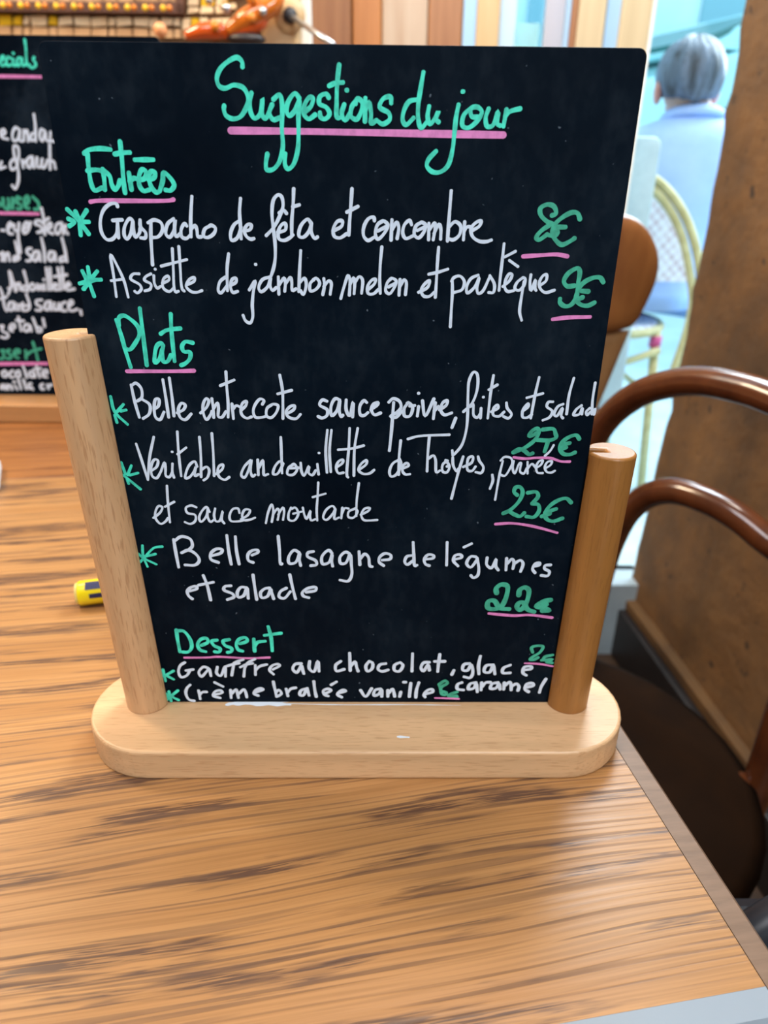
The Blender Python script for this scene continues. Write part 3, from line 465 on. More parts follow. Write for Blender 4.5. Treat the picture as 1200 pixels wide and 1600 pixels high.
# ------------------------------------------------------------------ menu stands
def stadium(xl, xr, hy, n=20):
    r = hy
    return [(xr-r+r*math.cos(-pi/2+pi*i/n), r*math.sin(-pi/2+pi*i/n)) for i in range(n+1)] + [(xl+r+r*math.cos(pi/2+pi*i/n), r*math.sin(pi/2+pi*i/n)) for i in range(n+1)]
def slotted_post(r, depth, half, side, n=40):
    """outline of a round post with a slot; side +1: slot opens towards +x"""
    a0 = math.asin(half/r)
    pts = [(r*math.cos(a0+(2*pi-2*a0)*i/n), r*math.sin(a0+(2*pi-2*a0)*i/n)) for i in range(n+1)]
    xin = r*math.cos(a0)-depth
    pts += [(xin, -half), (xin, half)]
    return pts if side > 0 else [(-x, y) for x, y in pts][::-1]
def menu_stand(label, loc, k, zboard, posts, slate, base_m, post_ms, bw, name='menu_board_stand'):
    st = thing(name, label, 'menu stand', loc)
    t = 0.0175*k
    base = MB().prism(stadium(-0.1345*k, 0.1395*k, 0.0355*k), 0, t).build('base', base_m, st, bevel=0.0016*k, seg=3)
    for (xb, xt, ht, r, side), pm in zip(posts, post_ms):
        mb = MB().prism(slotted_post(r, 0.0085*k, 0.0021*k, side), 0, ht-t+0.0005)
        p = mb.build('post', pm, st, bevel=0.0011*k, seg=3)
        p.location = (xb, 0.0014*k, t-0.0005); p.rotation_euler = (0, math.atan2(xt-xb, ht-t), 0)
        for f in p.data.polygons: f.use_smooth = True
        p.data.set_sharp_from_angle(angle=math.radians(40))
    w = bw; c = 0.003*k
    poly = []
    for cx, cz, a in ((w-c, t-0.002*k+c, -pi/2), (w-c, zboard-c, 0), (-w+c, zboard-c, pi/2), (-w+c, t-0.002*k+c, pi)):
        poly += [(cx+c*math.cos(a+pi/2*i/6), cz+c*math.sin(a+pi/2*i/6)) for i in range(7)]
    R = Matrix(((1, 0, 0, 0), (0, 0, -1, 0), (0, 1, 0, 0), (0, 0, 0, 1)))
    pan = MB().prism(poly, -0.0030*k, 0.0, R).build('chalkboard', slate, st, bevel=0.0003)
    return st, base, pan
main, mbase, mpan = menu_stand('large beech menu stand holding the French handwritten board, centre of the oak table', (0, 0, 0), 1.0, 0.3065,
    [(-0.1066, -0.1120, 0.2075, 0.0110, 1), (0.1122, 0.1152, 0.1580, 0.0108, -1)], M_SLATE, M_BEECH_X, (M_BEECH_Z, M_BEECH_R), 0.105)
mpan['label'] = 'black chalkboard with the daily suggestions in French'
letter(MAIN, 0.0, mpan)
# chalk smear on the base along the board's foot
mb = MB()
for pts, w in (([(352, 1101), (375, 1098), (420, 1099), (455, 1101)], 8), ([(440, 1099), (520, 1101), (640, 1101), (720, 1102)], 1.2), ([(430, 1095), (450, 1096)], 4), ([(620, 1151), (640, 1152)], 3)):
    P = [on_z(u, v, 0.0176) for u, v in smooth_path([Vector((a, b, 0)) for a, b in pts], 5) for u, v in [(0, 0)]] if False else [on_z(q.x, q.y, 0.0176) for q in smooth_path([Vector((a, b, 0)) for a, b in pts], 5)]
    n = len(P); L = []
    for i, p in enumerate(P):
        h = w*0.5*0.00033*(math.sin(pi*(i+0.6)/(n+0.2))**0.6)*(1+0.3*math.sin(i*1.7))
        L.append((Vector((p.x, p.y-h*1.5, p.z)), Vector((p.x, p.y+h*1.5, p.z))))
    mb.add([q for pr in L for q in pr], [(2*i, 2*i+2, 2*i+3, 2*i+1) for i in range(n-1)])
mb.build('chalk_smear', mat('white_chalk_residue', (0.80, 0.86, 0.92), 0.8), mbase)['label'] = 'white chalk smear'

K2 = 1.22
foot = on_z(40, 611, 0.0175*K2); y2 = 0.545
tl = on_y(247, 57, y2)
spec, sbase, span = menu_stand('dusty English specials chalkboard in a wooden stand, on the orange oak table behind', (tl.x-0.128, y2, 0), K2, tl.z,
    [(-0.130, -0.132, 0.21, 0.0135, 1), (0.134, 0.136, 0.19, 0.0135, -1)], M_SLATE2, beech('orange_beech', 0, (0.55, 0.27, 0.10), (0.4, 0.17, 0.06), fleck=0.4), (M_BEECH_Z, M_BEECH_Z), 0.128)
span['label'] = 'dusty chalkboard with English specials'
LT = SPECIALS
letter(LT, y2, span, 0.0)
for ch in span.children:                                     # letters were laid out in world space: bring them into the stand's own space
    ch.location = (-spec.location.x, 0, 0)

# ------------------------------------------------------------------ small things on the table
mp = on_z(124, 944, 0.0); ang = math.radians(14)
mk = thing('marker_pen', 'yellow marker pen with navy print lying behind the left post', 'pen', (mp.x, mp.y, 0.0085), ang)
X = lambda a: Vector((a, 0, 0))
MB().tube([X(0.001), X(0.002), X(0.020), X(0.10)], [0.0078, 0.0085, 0.0085, 0.0085], 24).build('barrel', M_YELLOW, mk, smooth=True)
MB().tube([X(-0.0005), X(0.0012)], [0.0072, 0.0078], 24).build('end_cap', mat('pale_yellow_plastic', (0.75, 0.6, 0.2), 0.4), mk)
MB().tube([X(0.10), X(0.145), X(0.147)], [0.0087, 0.0083, 0.006], 24).build('cap', M_NAVY, mk, smooth=True)
def patch(a0, a1, x0, x1, r=0.0087):
    n = 8; rings = [[Vector((x, -r*math.cos(a0+(a1-a0)*i/n), r*math.sin(a0+(a1-a0)*i/n))) for i in range(n+1)] for x in (x0, x1)]
    return MB().loft(rings, close=False, cap=False)
patch(0.72, 1.45, 0.0065, 0.06).build('printed_patch', M_NAVY, mk); patch(0.0, 0.38, 0.0088, 0.05).build('printed_patch', M_NAVY, mk)
q = [on_z(a, b, 0) for a, b in ((4, 733), (1, 768), (-90, 790), (-85, 735))]
nap = MB().prism([(p.x, p.y) for p in q][::-1], 0.0003, 0.012).build('folded_napkin', M_PAPER, bevel=0.003)
tag(nap, 'white folded paper napkin at the left edge of the table', 'napkin')

# ------------------------------------------------------------------ bentwood armchair right of the table
o_ = Vector((0.20, 0.27, FLOOR))
ch = thing('bentwood_chair', 'dark brown bentwood chair with looped back right of the table', 'chair', o_)
yf = lambda u: 0.51 - (u-905)*0.00062
up_px = [(905, 800), (912, 735), (930, 684), (958, 645), (1000, 615), (1050, 599), (1100, 596), (1160, 607), (1200, 620), (1250, 645), (1300, 700), (1325, 800)]
lo_px = [(938, 905), (955, 850), (980, 802), (1010, 776), (1050, 767), (1100, 780), (1150, 806), (1200, 845), (1255, 885), (1315, 950)]
for px, nm in ((up_px, 'outer_hoop'), (lo_px, 'inner_hoop')):
    P = smooth_path([on_y(u, v, yf(u)) - o_ for u, v in px], 8)
    rim = 0.185 if nm == 'outer_hoop' else 0.155
    a = Vector((P[0].x, P[0].y, 0)).normalized()*rim; a.z = 0.44
    b = P[-1].copy(); b.z = 0.0 if nm == 'outer_hoop' else 0.44
    if nm == 'outer_hoop': end = Vector((b.x, b.y, 0.44))
    MB().tube([a, a.lerp(P[0], 0.5)] + P + [b.lerp(P[-1], 0.5), b], 0.0150, 16).build(nm, M_DARKWOOD, ch, smooth=True)
MB().ball((0, 0, 0.445), (0.21, 0.21, 0.022), 36, 8).build('seat', woody('shaded_seat_veneer', (0.017, 0.0065, 0.002), (0.010, 0.004, 0.0015), (20, 20, 20), 0.8), ch, smooth=True).data.materials[0].node_tree.nodes['Principled BSDF'].inputs['Specular IOR Level'].default_value = 0.08  # seat colour darkened to stand in for shade by the table
MB().tube([end.normalized()*0.0+Vector((end.x*0.62, end.y*0.62, 0.445)), end], 0.011, 12).build('seat_bracket', M_DARKWOOD, ch, smooth=True)
for x, y in ((-0.15, 0.03), (0.03, -0.16), (0.03, 0.17)):
    MB().tube([(x*0.9, y*0.9, 0.44), (x*1.1, y*1.1, 0.0)], [0.016, 0.012], 12).build('leg', M_DARKWOOD, ch, smooth=True)

# rounded backrest of another chair, just behind the board's right edge
ych = 0.80
c0 = on_y(960, 430, ych)
oc = thing('wooden_chair', 'glossy orange-brown wooden chair with rounded spoon backrest behind the board', 'chair', (c0.x-0.07, ych, FLOOR))
def loc_(u, v): return on_y(u, v, ych) - Vector((c0.x-0.07, ych, FLOOR))
prof = [(940, 333), (968, 331), (988, 337), (1006, 350), (1020, 370), (1029, 395), (1030, 418), (1024, 444), (1012, 470), (998, 497), (984, 520)]
rings = []
for (u, v) in prof[1:]:
    e = loc_(u, v); cx = 0.0; rx = e.x-cx; ry = 0.012 + 0.030*min(1, (rx-0.0)/0.1)
    rings.append([Vector((cx+rx*math.copysign(abs(math.cos(2*pi*i/28))**0.9, math.cos(2*pi*i/28)), ry*math.sin(2*pi*i/28), e.z)) for i in range(28)])
MB().loft(rings).build('backrest', M_HONEY, oc, smooth=True, subdiv=1)
e1, e2 = loc_(984, 516), loc_(925, 660)
st_ = []
for k in range(8):
    t = k/7; e = e1.lerp(e2, t); rx = max(0.03, e.x)
    st_.append([Vector((rx*math.cos(2*pi*i/20), 0.016*math.sin(2*pi*i/20), e.z)) for i in range(20)])
MB().loft(st_).build('back_support', woody('tan_wood', (0.42, 0.22, 0.09), (0.30, 0.15, 0.06), (30, 30, 8), 0.35), oc, smooth=True)
MB().ball((-0.17, 0.03, 0.45), (0.17, 0.18, 0.025), 28, 8).build('seat', M_HONEY, oc, smooth=True)
for x, y in ((-0.04, -0.09), (-0.04, 0.14), (-0.29, -0.10), (-0.29, 0.15)):
    MB().tube([(x, y, 0.45), (x*1.05, y*1.1, 0)], [0.017, 0.012], 12).build('leg', M_HONEY, oc, smooth=True)
MB().tube([(-0.02, 0.02, 0.44), (0, 0, e2.z+0.02)], [0.028, 0.028], 14).build('back_post', M_HONEY, oc, smooth=True)

# black bag at the corner of the table
bc = at_dist(1215, 1440, 0.36)
bag = thing('handbag', 'black leather bag with a rounded handle beside the table corner', 'bag', (bc.x+0.10, bc.y, bc.z-0.26))
MB().box((-0.13, -0.07, 0), (0.13, 0.07, 0.20)).build('body', M_BLACK, bag, bevel=0.03, seg=4)
hp = [Vector((-0.14, -0.02, 0.16)), Vector((-0.135, -0.01, 0.225)), Vector((-0.10, 0.0, 0.262)), Vector((-0.03, 0.01, 0.288)), Vector((0.05, 0.02, 0.28)), Vector((0.10, 0.02, 0.19))]
MB().tube(smooth_path(hp, 6), 0.011, 14).build('handle', M_BLACK, bag, smooth=True)

# ------------------------------------------------------------------ back wall: mosaic, ornament, rod
my = YB - 0.03
def mpx(u, v): return on_y(u, v, my)
mo0, mo1 = mpx(-120, 60), mpx(405, 60)
zt = mpx(150, -160).z; zlow = mpx(150, 62).z - 0.05
mos = thing('mosaic_picture', 'cream and yellow stone mosaic with dark beaded frame on the back wall', 'mosaic', ((mo0.x+mo1.x)/2, my, zlow))
O = Vector(mos.location)
M_GROUT = mat('grout', (0.13, 0.07, 0.03), 0.9); M_CREAM = mottled('cream_stone', (0.80, 0.55, 0.30), (0.92, 0.72, 0.45), 25, 0.5, 0.05)
M_YST = mat('yellow_glass_stone', (0.85, 0.50, 0.02), 0.25); M_BEIGE = mottled('beige_stone', (0.46, 0.26, 0.12), (0.60, 0.37, 0.19), 20, 0.6, 0.05); M_OR = mat('orange_bead_glass', (0.75, 0.22, 0.02), 0.2)
MB().box((mo0.x, my+0.004, zlow), (mo1.x, my+0.075, zt)).build('backing', M_GROUT, mos).location = -O
def tile(mb, u0, u1, v0, v1, j=2.0, th=0.008):
    P = [mpx(u0+random.uniform(-j, j), v1+random.uniform(-j, j)), mpx(u1+random.uniform(-j, j), v1+random.uniform(-j, j)), mpx(u1+random.uniform(-j, j), v0+random.uniform(-j, j)), mpx(u0+random.uniform(-j, j), v0+random.uniform(-j, j))]
    mb.loft([[p+Vector((0, 0.006, 0)) for p in P], [p+Vector((0, 0.006-th, 0)) for p in P]])
cr, yl, be = MB(), MB(), MB()
u = -110
while u < 400:
    w = random.uniform(11, 28); off = u*0.035
    tile(yl if random.random() < 0.24 else cr, u, u+w-3.5, 24.5+off*0.45, 36+off*0.45+random.uniform(0, 4), 1.6)
    tile(be, u, u+w-3, 42+off*0.45, 56+off*0.45, 1); u += w
v = 22
while v > -150:
    h = random.uniform(10, 18)
    for a, b in ((294, 312), (314, 336), (338, 356)): tile(yl if random.random() < 0.22 else cr, a, b-2, v-h, v-2, 1.5)
    v -= h
u = -110
while u < 275:
    w = random.uniform(14, 26); tile(be, u, u+w-2, -40, 2, 1); u += w
for k in range(40): 
    u = random.uniform(345, 400); v = random.uniform(-60, 30); tile(random.choice((cr, yl, yl, be)), u, u+8, v-8, v, 2)
cr.build('cream_tesserae', M_CREAM, mos).location = -O; yl.build('yellow_tesserae', M_YST, mos).location = -O; be.build('beige_tesserae', M_BEIGE, mos).location = -O
def bar(mb, u0, v0, u1, v1, u2, v2, u3, v3, th=0.016):
    P = [mpx(*q) for q in ((u0, v0), (u1, v1), (u2, v2), (u3, v3))]
    mb.loft([[p+Vector((0, 0.004, 0)) for p in P], [p-Vector((0, th, 0)) for p in P]])
fr = MB(); bar(fr, -120, 20, 290, 25, 290, 6, -120, 2); bar(fr, 277, 22, 290, 25, 290, -160, 277, -160)
fo = fr.build('beaded_frame', woody('dark_frame_wood', (0.15, 0.06, 0.03), (0.08, 0.03, 0.02), (20, 20, 20), 0.5), mos, bevel=0.002); fo.location = -O
for k in range(-3, 10):
    for u_, r_b, nm, m_ in ((11, 0.0062, 'yellow_bead', M_YST), (21, 0.0056, 'orange_bead', M_OR)):
        p_ = mpx(u_+k*27.5, 11+k*0.5)+Vector((0, -0.014, 0))
        MB().ball(p_, (r_b, 0.005, r_b), 10, 6).build(nm, m_, fo, smooth=True)

on_ = thing('glass_ornament', 'orange and red glass ornament with shiny beads beside the mosaic', 'ornament', mpx(350, 40)-Vector((0, 0.06, 0)))
O2 = Vector(on_.location); M_RG = mat('red_orange_glass', (0.62, 0.09, 0.012), 0.12, coat=0.6); M_RG2 = mat('amber_glass', (0.60, 0.15, 0.015), 0.12, coat=0.6)
def opx(u, v): return on_y(u, v, my-0.06) - O2
MB().tube(smooth_path([opx(290, 56), opx(320, 48), opx(345, 50), opx(356, 58)], 6), [0.004+0.010*math.sin(pi*min(1, (i+2)/20)) for i in range(19)], 14).build('lower_lobe', M_RG, on_, smooth=True)
MB().tube(smooth_path([opx(356, 50), opx(380, 34), opx(405, 20), opx(432, 2), opx(440, -30)], 6), [0.006+0.013*math.sin(pi*min(1, (i+3)/26)) for i in range(25)], 14).build('long_lobe', M_RG2, on_, smooth=True)
MB().tube(smooth_path([opx(362, 56), opx(385, 46), opx(408, 34), opx(418, 10)], 6), [0.005+0.008*math.sin(pi*min(1, (i+3)/22)) for i in range(19)], 14).build('side_lobe', M_RG, on_, smooth=True)
for u, v, r, m in ((255, 50, 0.012, mat('peach_glass', (0.85, 0.35, 0.15), 0.1)), (339, 44, 0.008, M_OR), (396, 2, 0.009, M_OR), (396, 31, 0.008, M_OR), (357, 17, 0.008, M_STEEL), (330, 4, 0.007, M_STEEL), (413, 21, 0.007, M_STEEL)):
    MB().ball(opx(u, v)-Vector((0, 0.018, 0)), r, 14, 8).build('bead', m, on_, smooth=True)
MB().ball(opx(385, 62), (0.035, 0.02, 0.012), 16, 8).build('dark_foot', mat('dark_bronze', (0.02, 0.012, 0.012), 0.4), on_, smooth=True)

ra = on_y(453, 24, YB-0.075); rb = on_y(520, 70, 1.02)
rod = thing('metal_rod', 'slim grey metal rod sloping from the wooden post behind the board', 'rod', ra)
MB().tube([(0, 0, 0), rb-ra], 0.0045, 12).build('shaft', M_STEEL, rod, smooth=True)
MB().ball((0, 0, 0), (0.013, 0.012, 0.013), 14, 8).build('dark_joint', mat('dark_iron', (0.02, 0.02, 0.025), 0.5), rod, smooth=True)

# ------------------------------------------------------------------ outside: pale panel, rattan chair, person, car, street
pc = [on_y(u, v, 1.42) for u, v in ((985, 212), (1036, 214), (1022, 400))]
px0, px1 = on_y(880, 300, 1.42).x, pc[1].x-0.004
z1 = pc[1].z; r_ = 0.02
scr = thing('street_screen', 'pale blue-grey upright screen panel between the board and the seated person', 'screen', ((px0+px1)/2, 1.42, PAVE))
w_ = (px1-px0)/2; h_ = z1-PAVE; hb = 0.30
poly = [(-w_, hb), (w_, hb)] + [(w_-r_+r_*math.cos(pi/2*i/6), h_-r_+r_*math.sin(pi/2*i/6)) for i in range(7)] + [(-w_+r_-r_*math.sin(pi/2*i/6), h_-r_+r_*math.cos(pi/2*i/6)) for i in range(7)]
RX = Matrix(((1, 0, 0, 0), (0, 0, -1, 0), (0, 1, 0, 0), (0, 0, 0, 1)))
MB().prism(poly, -0.012, 0.012, RX).build('panel', mottled('pale_blue_speckled', (0.46, 0.60, 0.66), (0.56, 0.70, 0.75), 30, 0.6, 0.05), scr, bevel=0.004)
for s in (-1, 1): MB().box((s*w_*0.7-0.012, -0.012, 0), (s*w_*0.7+0.012, 0.012, hb)).build('leg', M_STEEL, scr)
MB().box((-w_*0.8, -0.09, 0), (w_*0.8, 0.09, 0.012)).build('foot', M_STEEL, scr)

YC = 1.56
M_CANE = woody('pale_rattan', (0.66, 0.56, 0.28), (0.52, 0.42, 0.18), (40, 40, 40), 0.45)
M_BIND = mat('pink_binding', (0.72, 0.10, 0.30), 0.5)
def weave():
    m = mat('woven_white_and_brown', (0.75, 0.72, 0.8), 0.6); t = NT(m)
    ck = t.n('ShaderNodeTexChecker'); ck.inputs['Scale'].default_value = 75; t.l(t.coords((1, 0.02, 1)), ck.inputs['Vector'])
    ck.inputs['Color1'].default_value = (0.80, 0.80, 0.86, 1); ck.inputs['Color2'].default_value = (0.60, 0.50, 0.55, 1)
    n = t.noise(t.coords((28, 28, 28)), 1, 2); t.color(t.mix(t.ramp(n, [(0.45, 0.0), (0.62, 0.7)]), ck.outputs['Color'], (0.82, 0.84, 0.9))); return m
M_WEAVE = weave()
rc0 = Vector((on_y(1000, 520, YC).x, YC, PAVE))
rc = thing('rattan_bistro_chair', 'pale rattan bistro chair with pink bindings under the seated person', 'chair', rc0)
def rpx(u, v, y=YC): return on_y(u, v, y) - rc0
arcR = [(1060, 590), (1086, 520), (1096, 470), (1090, 400), (1076, 350), (1055, 312), (1030, 285), (1000, 270)]
half = [rpx(*q) for q in arcR]; cx = half[-1].x
full = half + [Vector((2*cx-p.x, p.y, p.z)) for p in half[-2::-1]]
for d in (0.0, 0.022):
    inn = [Vector((cx+(p.x-cx)*(1-d*5), p.y, p.z-d*(1 if 2 < i < 12 else 0))) for i, p in enumerate(full)]
    MB().tube(smooth_path(inn, 6), 0.0105, 12).build('back_hoop', M_CANE, rc, smooth=True)
zw0 = rpx(1050, 440).z; N = 12; rows = []
for k in range(9):
    z = zw0 + (half[-2].z-0.03-zw0)*k/8
    xe = 0.0
    for a, b in zip(half[:-1], half[1:]):
        if min(a.z, b.z) <= z <= max(a.z, b.z): xe = max(xe, a.x+(b.x-a.x)*(z-a.z)/(b.z-a.z+1e-9)-cx)
    xe = max(0.03, xe-0.028); rows.append([Vector((cx-xe+2*xe*i/N, 0.0, z)) for i in range(N+1)])
mb = MB(); mb.loft([[p+Vector((0, -0.003, 0)) for p in r] for r in rows], close=False, cap=False); mb.loft([[p+Vector((0, 0.004, 0)) for p in r] for r in rows], close=False, cap=False)
mb.build('woven_back', M_WEAVE, rc)
zs = rpx(1040, 517).z
MB().prism([(cx+0.17*math.cos(2*pi*i/28), 0.20+0.19*math.sin(2*pi*i/28)) for i in range(28)], zs-0.018, zs).build('woven_seat', M_WEAVE, rc, bevel=0.006)
MB().tube([(cx+0.178*math.cos(2*pi*i/32), 0.20+0.198*math.sin(2*pi*i/32), zs-0.012) for i in range(33)], 0.012, 10).build('seat_rim', M_CANE, rc, smooth=True)
for x, y in ((-0.13, 0.06), (0.13, 0.06), (-0.13, 0.35), (0.13, 0.35)):
    lg = MB().tube([(cx+x, y, zs-0.01), (cx+x*1.18, y+(0.03 if y > 0.2 else -0.03), 0)], 0.0125, 12).build('leg', M_CANE, rc, smooth=True)
    MB().tube([(cx+x*1.01, y, zs-0.055), (cx+x*1.02, y, zs-0.025)], 0.016, 12).build('binding', M_BIND, lg, smooth=True)
    MB().tube([(cx+x*1.08, y, zs-0.20), (cx+x*1.09, y, zs-0.17)], 0.016, 12).build('binding', M_BIND, lg, smooth=True)
for s in (-1, 1): MB().tube([(cx+s*0.14, 0.05, zs-0.19), (cx+s*0.14, 0.36, zs-0.19)], 0.009, 10).build('stretcher', M_CANE, rc, smooth=True)
MB().tube([(cx-0.14, 0.04, zs-0.06), (cx, 0.035, zs-0.11), (cx+0.14, 0.04, zs-0.06)], 0.010, 10).build('stretcher', M_CANE, rc, smooth=True)
for s in (-1, 1): MB().tube([(cx+s*(half[1].x-cx-0.002), 0, half[1].z+0.01), (cx+s*(half[1].x-cx+0.002), 0, half[1].z+0.045)], 0.0155, 12).build('binding', M_BIND, rc, smooth=True)

# --- the seated person, seen from behind
YP = 1.74
hd = on_y(1077, 121, YP)                                     # centre of the head
nk = on_y(1083, 176, YP-0.01); hip = Vector((hd.x-0.06, YP+0.03, zs+PAVE+0.135))
M_SKIN = mottled('skin', (0.62, 0.36, 0.27), (0.68, 0.41, 0.31), 12, 0.5, 0.02); M_SHIRT = mottled('light_blue_shirt', (0.36, 0.50, 0.86), (0.46, 0.60, 0.92), 9, 0.8, 0.2)
M_HAIR = mat('grey_hair', (0.19, 0.21, 0.26), 0.5); t_ = NT(M_HAIR); n_ = t_.noise(t_.coords((34, 34, 5)), 1.0, 4, 0.6, 0.6); t_.color(t_.ramp(n_, [(0.36, (0.05, 0.05, 0.06)), (0.64, (0.20, 0.23, 0.31))])); t_.bump(n_, 0.5, 0.01)
M_JEANS = mottled('blue_denim', (0.16, 0.28, 0.55), (0.22, 0.36, 0.65), 30, 0.85, 0.1)
per = thing('person', 'person with short grey hair and light blue shirt sitting with back to us outside', 'person', (hip.x, hip.y, PAVE))
PO = Vector(per.location)
def skin_mesh(name, joints, edges, m, parent, sub=2, root=0):
    me = bpy.data.meshes.new(name); me.from_pydata([Vector(j[0])-PO for j in joints], edges, [])
    o = bpy.data.objects.new(name, me); COL.objects.link(o)
    sk = o.modifiers.new('skin', 'SKIN'); sk.use_smooth_shade = True; sk.branch_smoothing = 0.6
    if not me.skin_vertices: me.attributes.new('skin_vertex', 'FLOAT', 'POINT')
    for d, j in zip(me.skin_vertices[0].data, joints):
        r = j[1]; d.radius = (r, r) if isinstance(r, (int, float)) else r; d.use_root = False
    me.skin_vertices[0].data[root].use_root = True
    ss = o.modifiers.new('sub', 'SUBSURF'); ss.levels = sub; ss.render_levels = sub
    dg = bpy.context.evaluated_depsgraph_get(); dg.update()
    new = bpy.data.meshes.new_from_object(o.evaluated_get(dg)); o.modifiers.clear(); o.data = new
    new.materials.clear(); new.materials.append(m); new.polygons.foreach_set('use_smooth', [True]*len(new.polygons))
    o.parent = parent; return o
H = hip; ch_ = Vector((nk.x-0.012, YP+0.01, nk.z-0.14)); 
shR = nk+Vector((0.158, 0.01, -0.088)); shL = nk+Vector((-0.162, 0.01, -0.085))
elR = shR+Vector((0.055, 0.03, -0.25)); haR = elR+Vector((-0.05, 0.22, -0.01))
elL = shL+Vector((-0.045, 0.05, -0.25)); haL = elL+Vector((0.06, 0.22, -0.01))
kR = H+Vector((0.12, 0.42, 0.0)); kL = H+Vector((-0.10, 0.42, 0.0)); aR = Vector((kR.x, kR.y+0.03, PAVE+0.08)); aL = Vector((kL.x, kL.y+0.05, PAVE+0.08))
J = [(H, 0.120), (H.lerp(ch_, 0.5), 0.110), (ch_, 0.115), (nk+Vector((0, 0, -0.055)), 0.060), (nk+Vector((0, 0.0, 0.0)), 0.050), (hd+Vector((0, 0.014, -0.035)), 0.060), (hd+Vector((0, 0.008, 0.015)), 0.064), (hd+Vector((0, 0.0, 0.045)), 0.040),
     (shR+Vector((-0.015, 0, -0.02)), 0.050), (elR, 0.040), (haR, 0.026), (shL+Vector((0.015, 0, -0.02)), 0.050), (elL, 0.040), (haL, 0.026),
     (H+Vector((0.085, 0.05, -0.01)), 0.080), (kR, 0.058), (aR, 0.040), (aR+Vector((0, 0.14, -0.045)), 0.032), (H+Vector((-0.085, 0.05, -0.01)), 0.080), (kL, 0.058), (aL, 0.040), (aL+Vector((0, 0.14, -0.045)), 0.032)]
E_ = [(0,1),(1,2),(2,3),(3,4),(4,5),(5,6),(6,7),(2,8),(8,9),(9,10),(2,11),(11,12),(12,13),(0,14),(14,15),(15,16),(16,17),(0,18),(18,19),(19,20),(20,21)]
def hand(base, d, side, J, E_, at):
    d = d.normalized(); s = side.normalized(); nrm = d.cross(s).normalized()
    palm = len(J); J.append((base+d*0.045, (0.032, 0.018))); E_.append((at, palm))
    for k, (off, ln) in enumerate(((-0.027, 0.066), (-0.009, 0.076), (0.009, 0.072), (0.026, 0.058))):
        r0 = base+d*0.075+s*off; i0 = len(J)
        J.append((r0, 0.0088)); J.append((r0+d*ln*0.5-nrm*0.006, 0.008)); J.append((r0+d*ln*0.85-nrm*0.026, 0.0068)); E_ += [(palm, i0), (i0, i0+1), (i0+1, i0+2)]
    i0 = len(J); J.append((base+d*0.03-s*0.036, 0.010)); J.append((base+d*0.06-s*0.055-nrm*0.01, 0.0085)); E_ += [(palm, i0), (i0, i0+1)]
hand(haR, (haR-elR), Vector((1, 0, 0)), J, E_, 10); hand(haL, haL-elL, Vector((-1, 0, 0)), J, E_, 13)
body = skin_mesh('body', J, E_, M_SKIN, per)
def local(p): return Vector(p)-PO
MBf = MB(); MBf.ball(local(hd+Vector((0, 0.092, -0.028))), (0.011, 0.017, 0.018), 10, 6); MBf.build('nose', M_SKIN, per, smooth=True)
for s in (-1, 1):
    MB().ball(local(hd+Vector((s*0.028, 0.076, -0.006))), (0.013, 0.008, 0.007), 10, 6).build('eye', mat('eye_white', (0.7, 0.7, 0.7), 0.2), per, smooth=True)
    MB().ball(local(hd+Vector((s*0.071, 0.004, -0.030))), (0.011, 0.018, 0.030), 12, 8, Matrix.Rotation(s*0.35, 3, 'Z')).build('ear', mat('pink_skin', (0.72, 0.30, 0.24), 0.5), per, smooth=True)
MB().ball(local(hd+Vector((0, 0.080, -0.062))), (0.022, 0.008, 0.006), 10, 6).build('mouth', mat('lips', (0.5, 0.18, 0.16), 0.4), per, smooth=True)
# hair: a cap of locks over crown and nape
hb_ = MB(); rings = []
hc = hd+Vector((0, -0.004, 0.004))
for k in range(26):
    f_ = k/25; ring = []
    for i in range(64):
        a = 2*pi*i/64; front = max(0.0, math.sin(a)); side = abs(math.cos(a))
        low_ = -1.02+1.30*front**0.8+0.28*side*(1-front)+0.07*noise.noise(Vector((math.cos(a)*5, math.sin(a)*5, 0)))
        th = pi/2 + (low_-pi/2)*f_
        rr = 1.0+0.06*noise.noise(Vector((math.cos(a)*3.2, math.sin(a)*3.2, th*1.2)))+0.018*math.sin(a*19+th*2.5)
        nar = 1.0 if th > -0.25 else 1-0.10*(-0.25-th)
        cz = math.cos(th) if th > -0.25 else max(math.cos(th), 0.0)*0.55+0.45*math.cos(0.25)
        ring.append(local(hc+Vector((0.0795*rr*nar*cz*math.cos(a), 0.094*rr*nar*cz*math.sin(a), (0.083 if th > 0 else 0.074)*rr*math.sin(th)))))
    rings.append(ring)
hb_.loft(rings).build('hair', M_HAIR, per, smooth=True)
# shirt: torso and two sleeves
rings = []
prof_ = [(0.004, 0.056, 0.056), (-0.014, 0.072, 0.064), (-0.026, 0.112, 0.076), (-0.042, 0.152, 0.090), (-0.072, 0.186, 0.104), (-0.13, 0.194, 0.116), (-0.22, 0.182, 0.116), (-0.33, 0.168, 0.112), (-0.43, 0.172, 0.120)]
for dz, hw, hdp in prof_ + [(H.z-0.03-nk.z, 0.180, 0.132), (H.z-0.10-nk.z, 0.176, 0.130)]:
    f = min(1, max(0, -dz/(nk.z-H.z))); c = nk.lerp(H, f); ring = []
    for i in range(40):
        a = 2*pi*i/40; w_n = 1+0.035*noise.noise(Vector((math.cos(a)*3, dz*14, math.sin(a)*3)))
        ring.append(local(Vector((c.x+hw*w_n*math.copysign(abs(math.cos(a))**0.85, math.cos(a)), c.y+hdp*w_n*math.copysign(abs(math.sin(a))**0.85, math.sin(a)), nk.z+dz))))
    rings.append(ring)
shirt = MB().loft(rings).build('shirt', M_SHIRT, per, smooth=True)
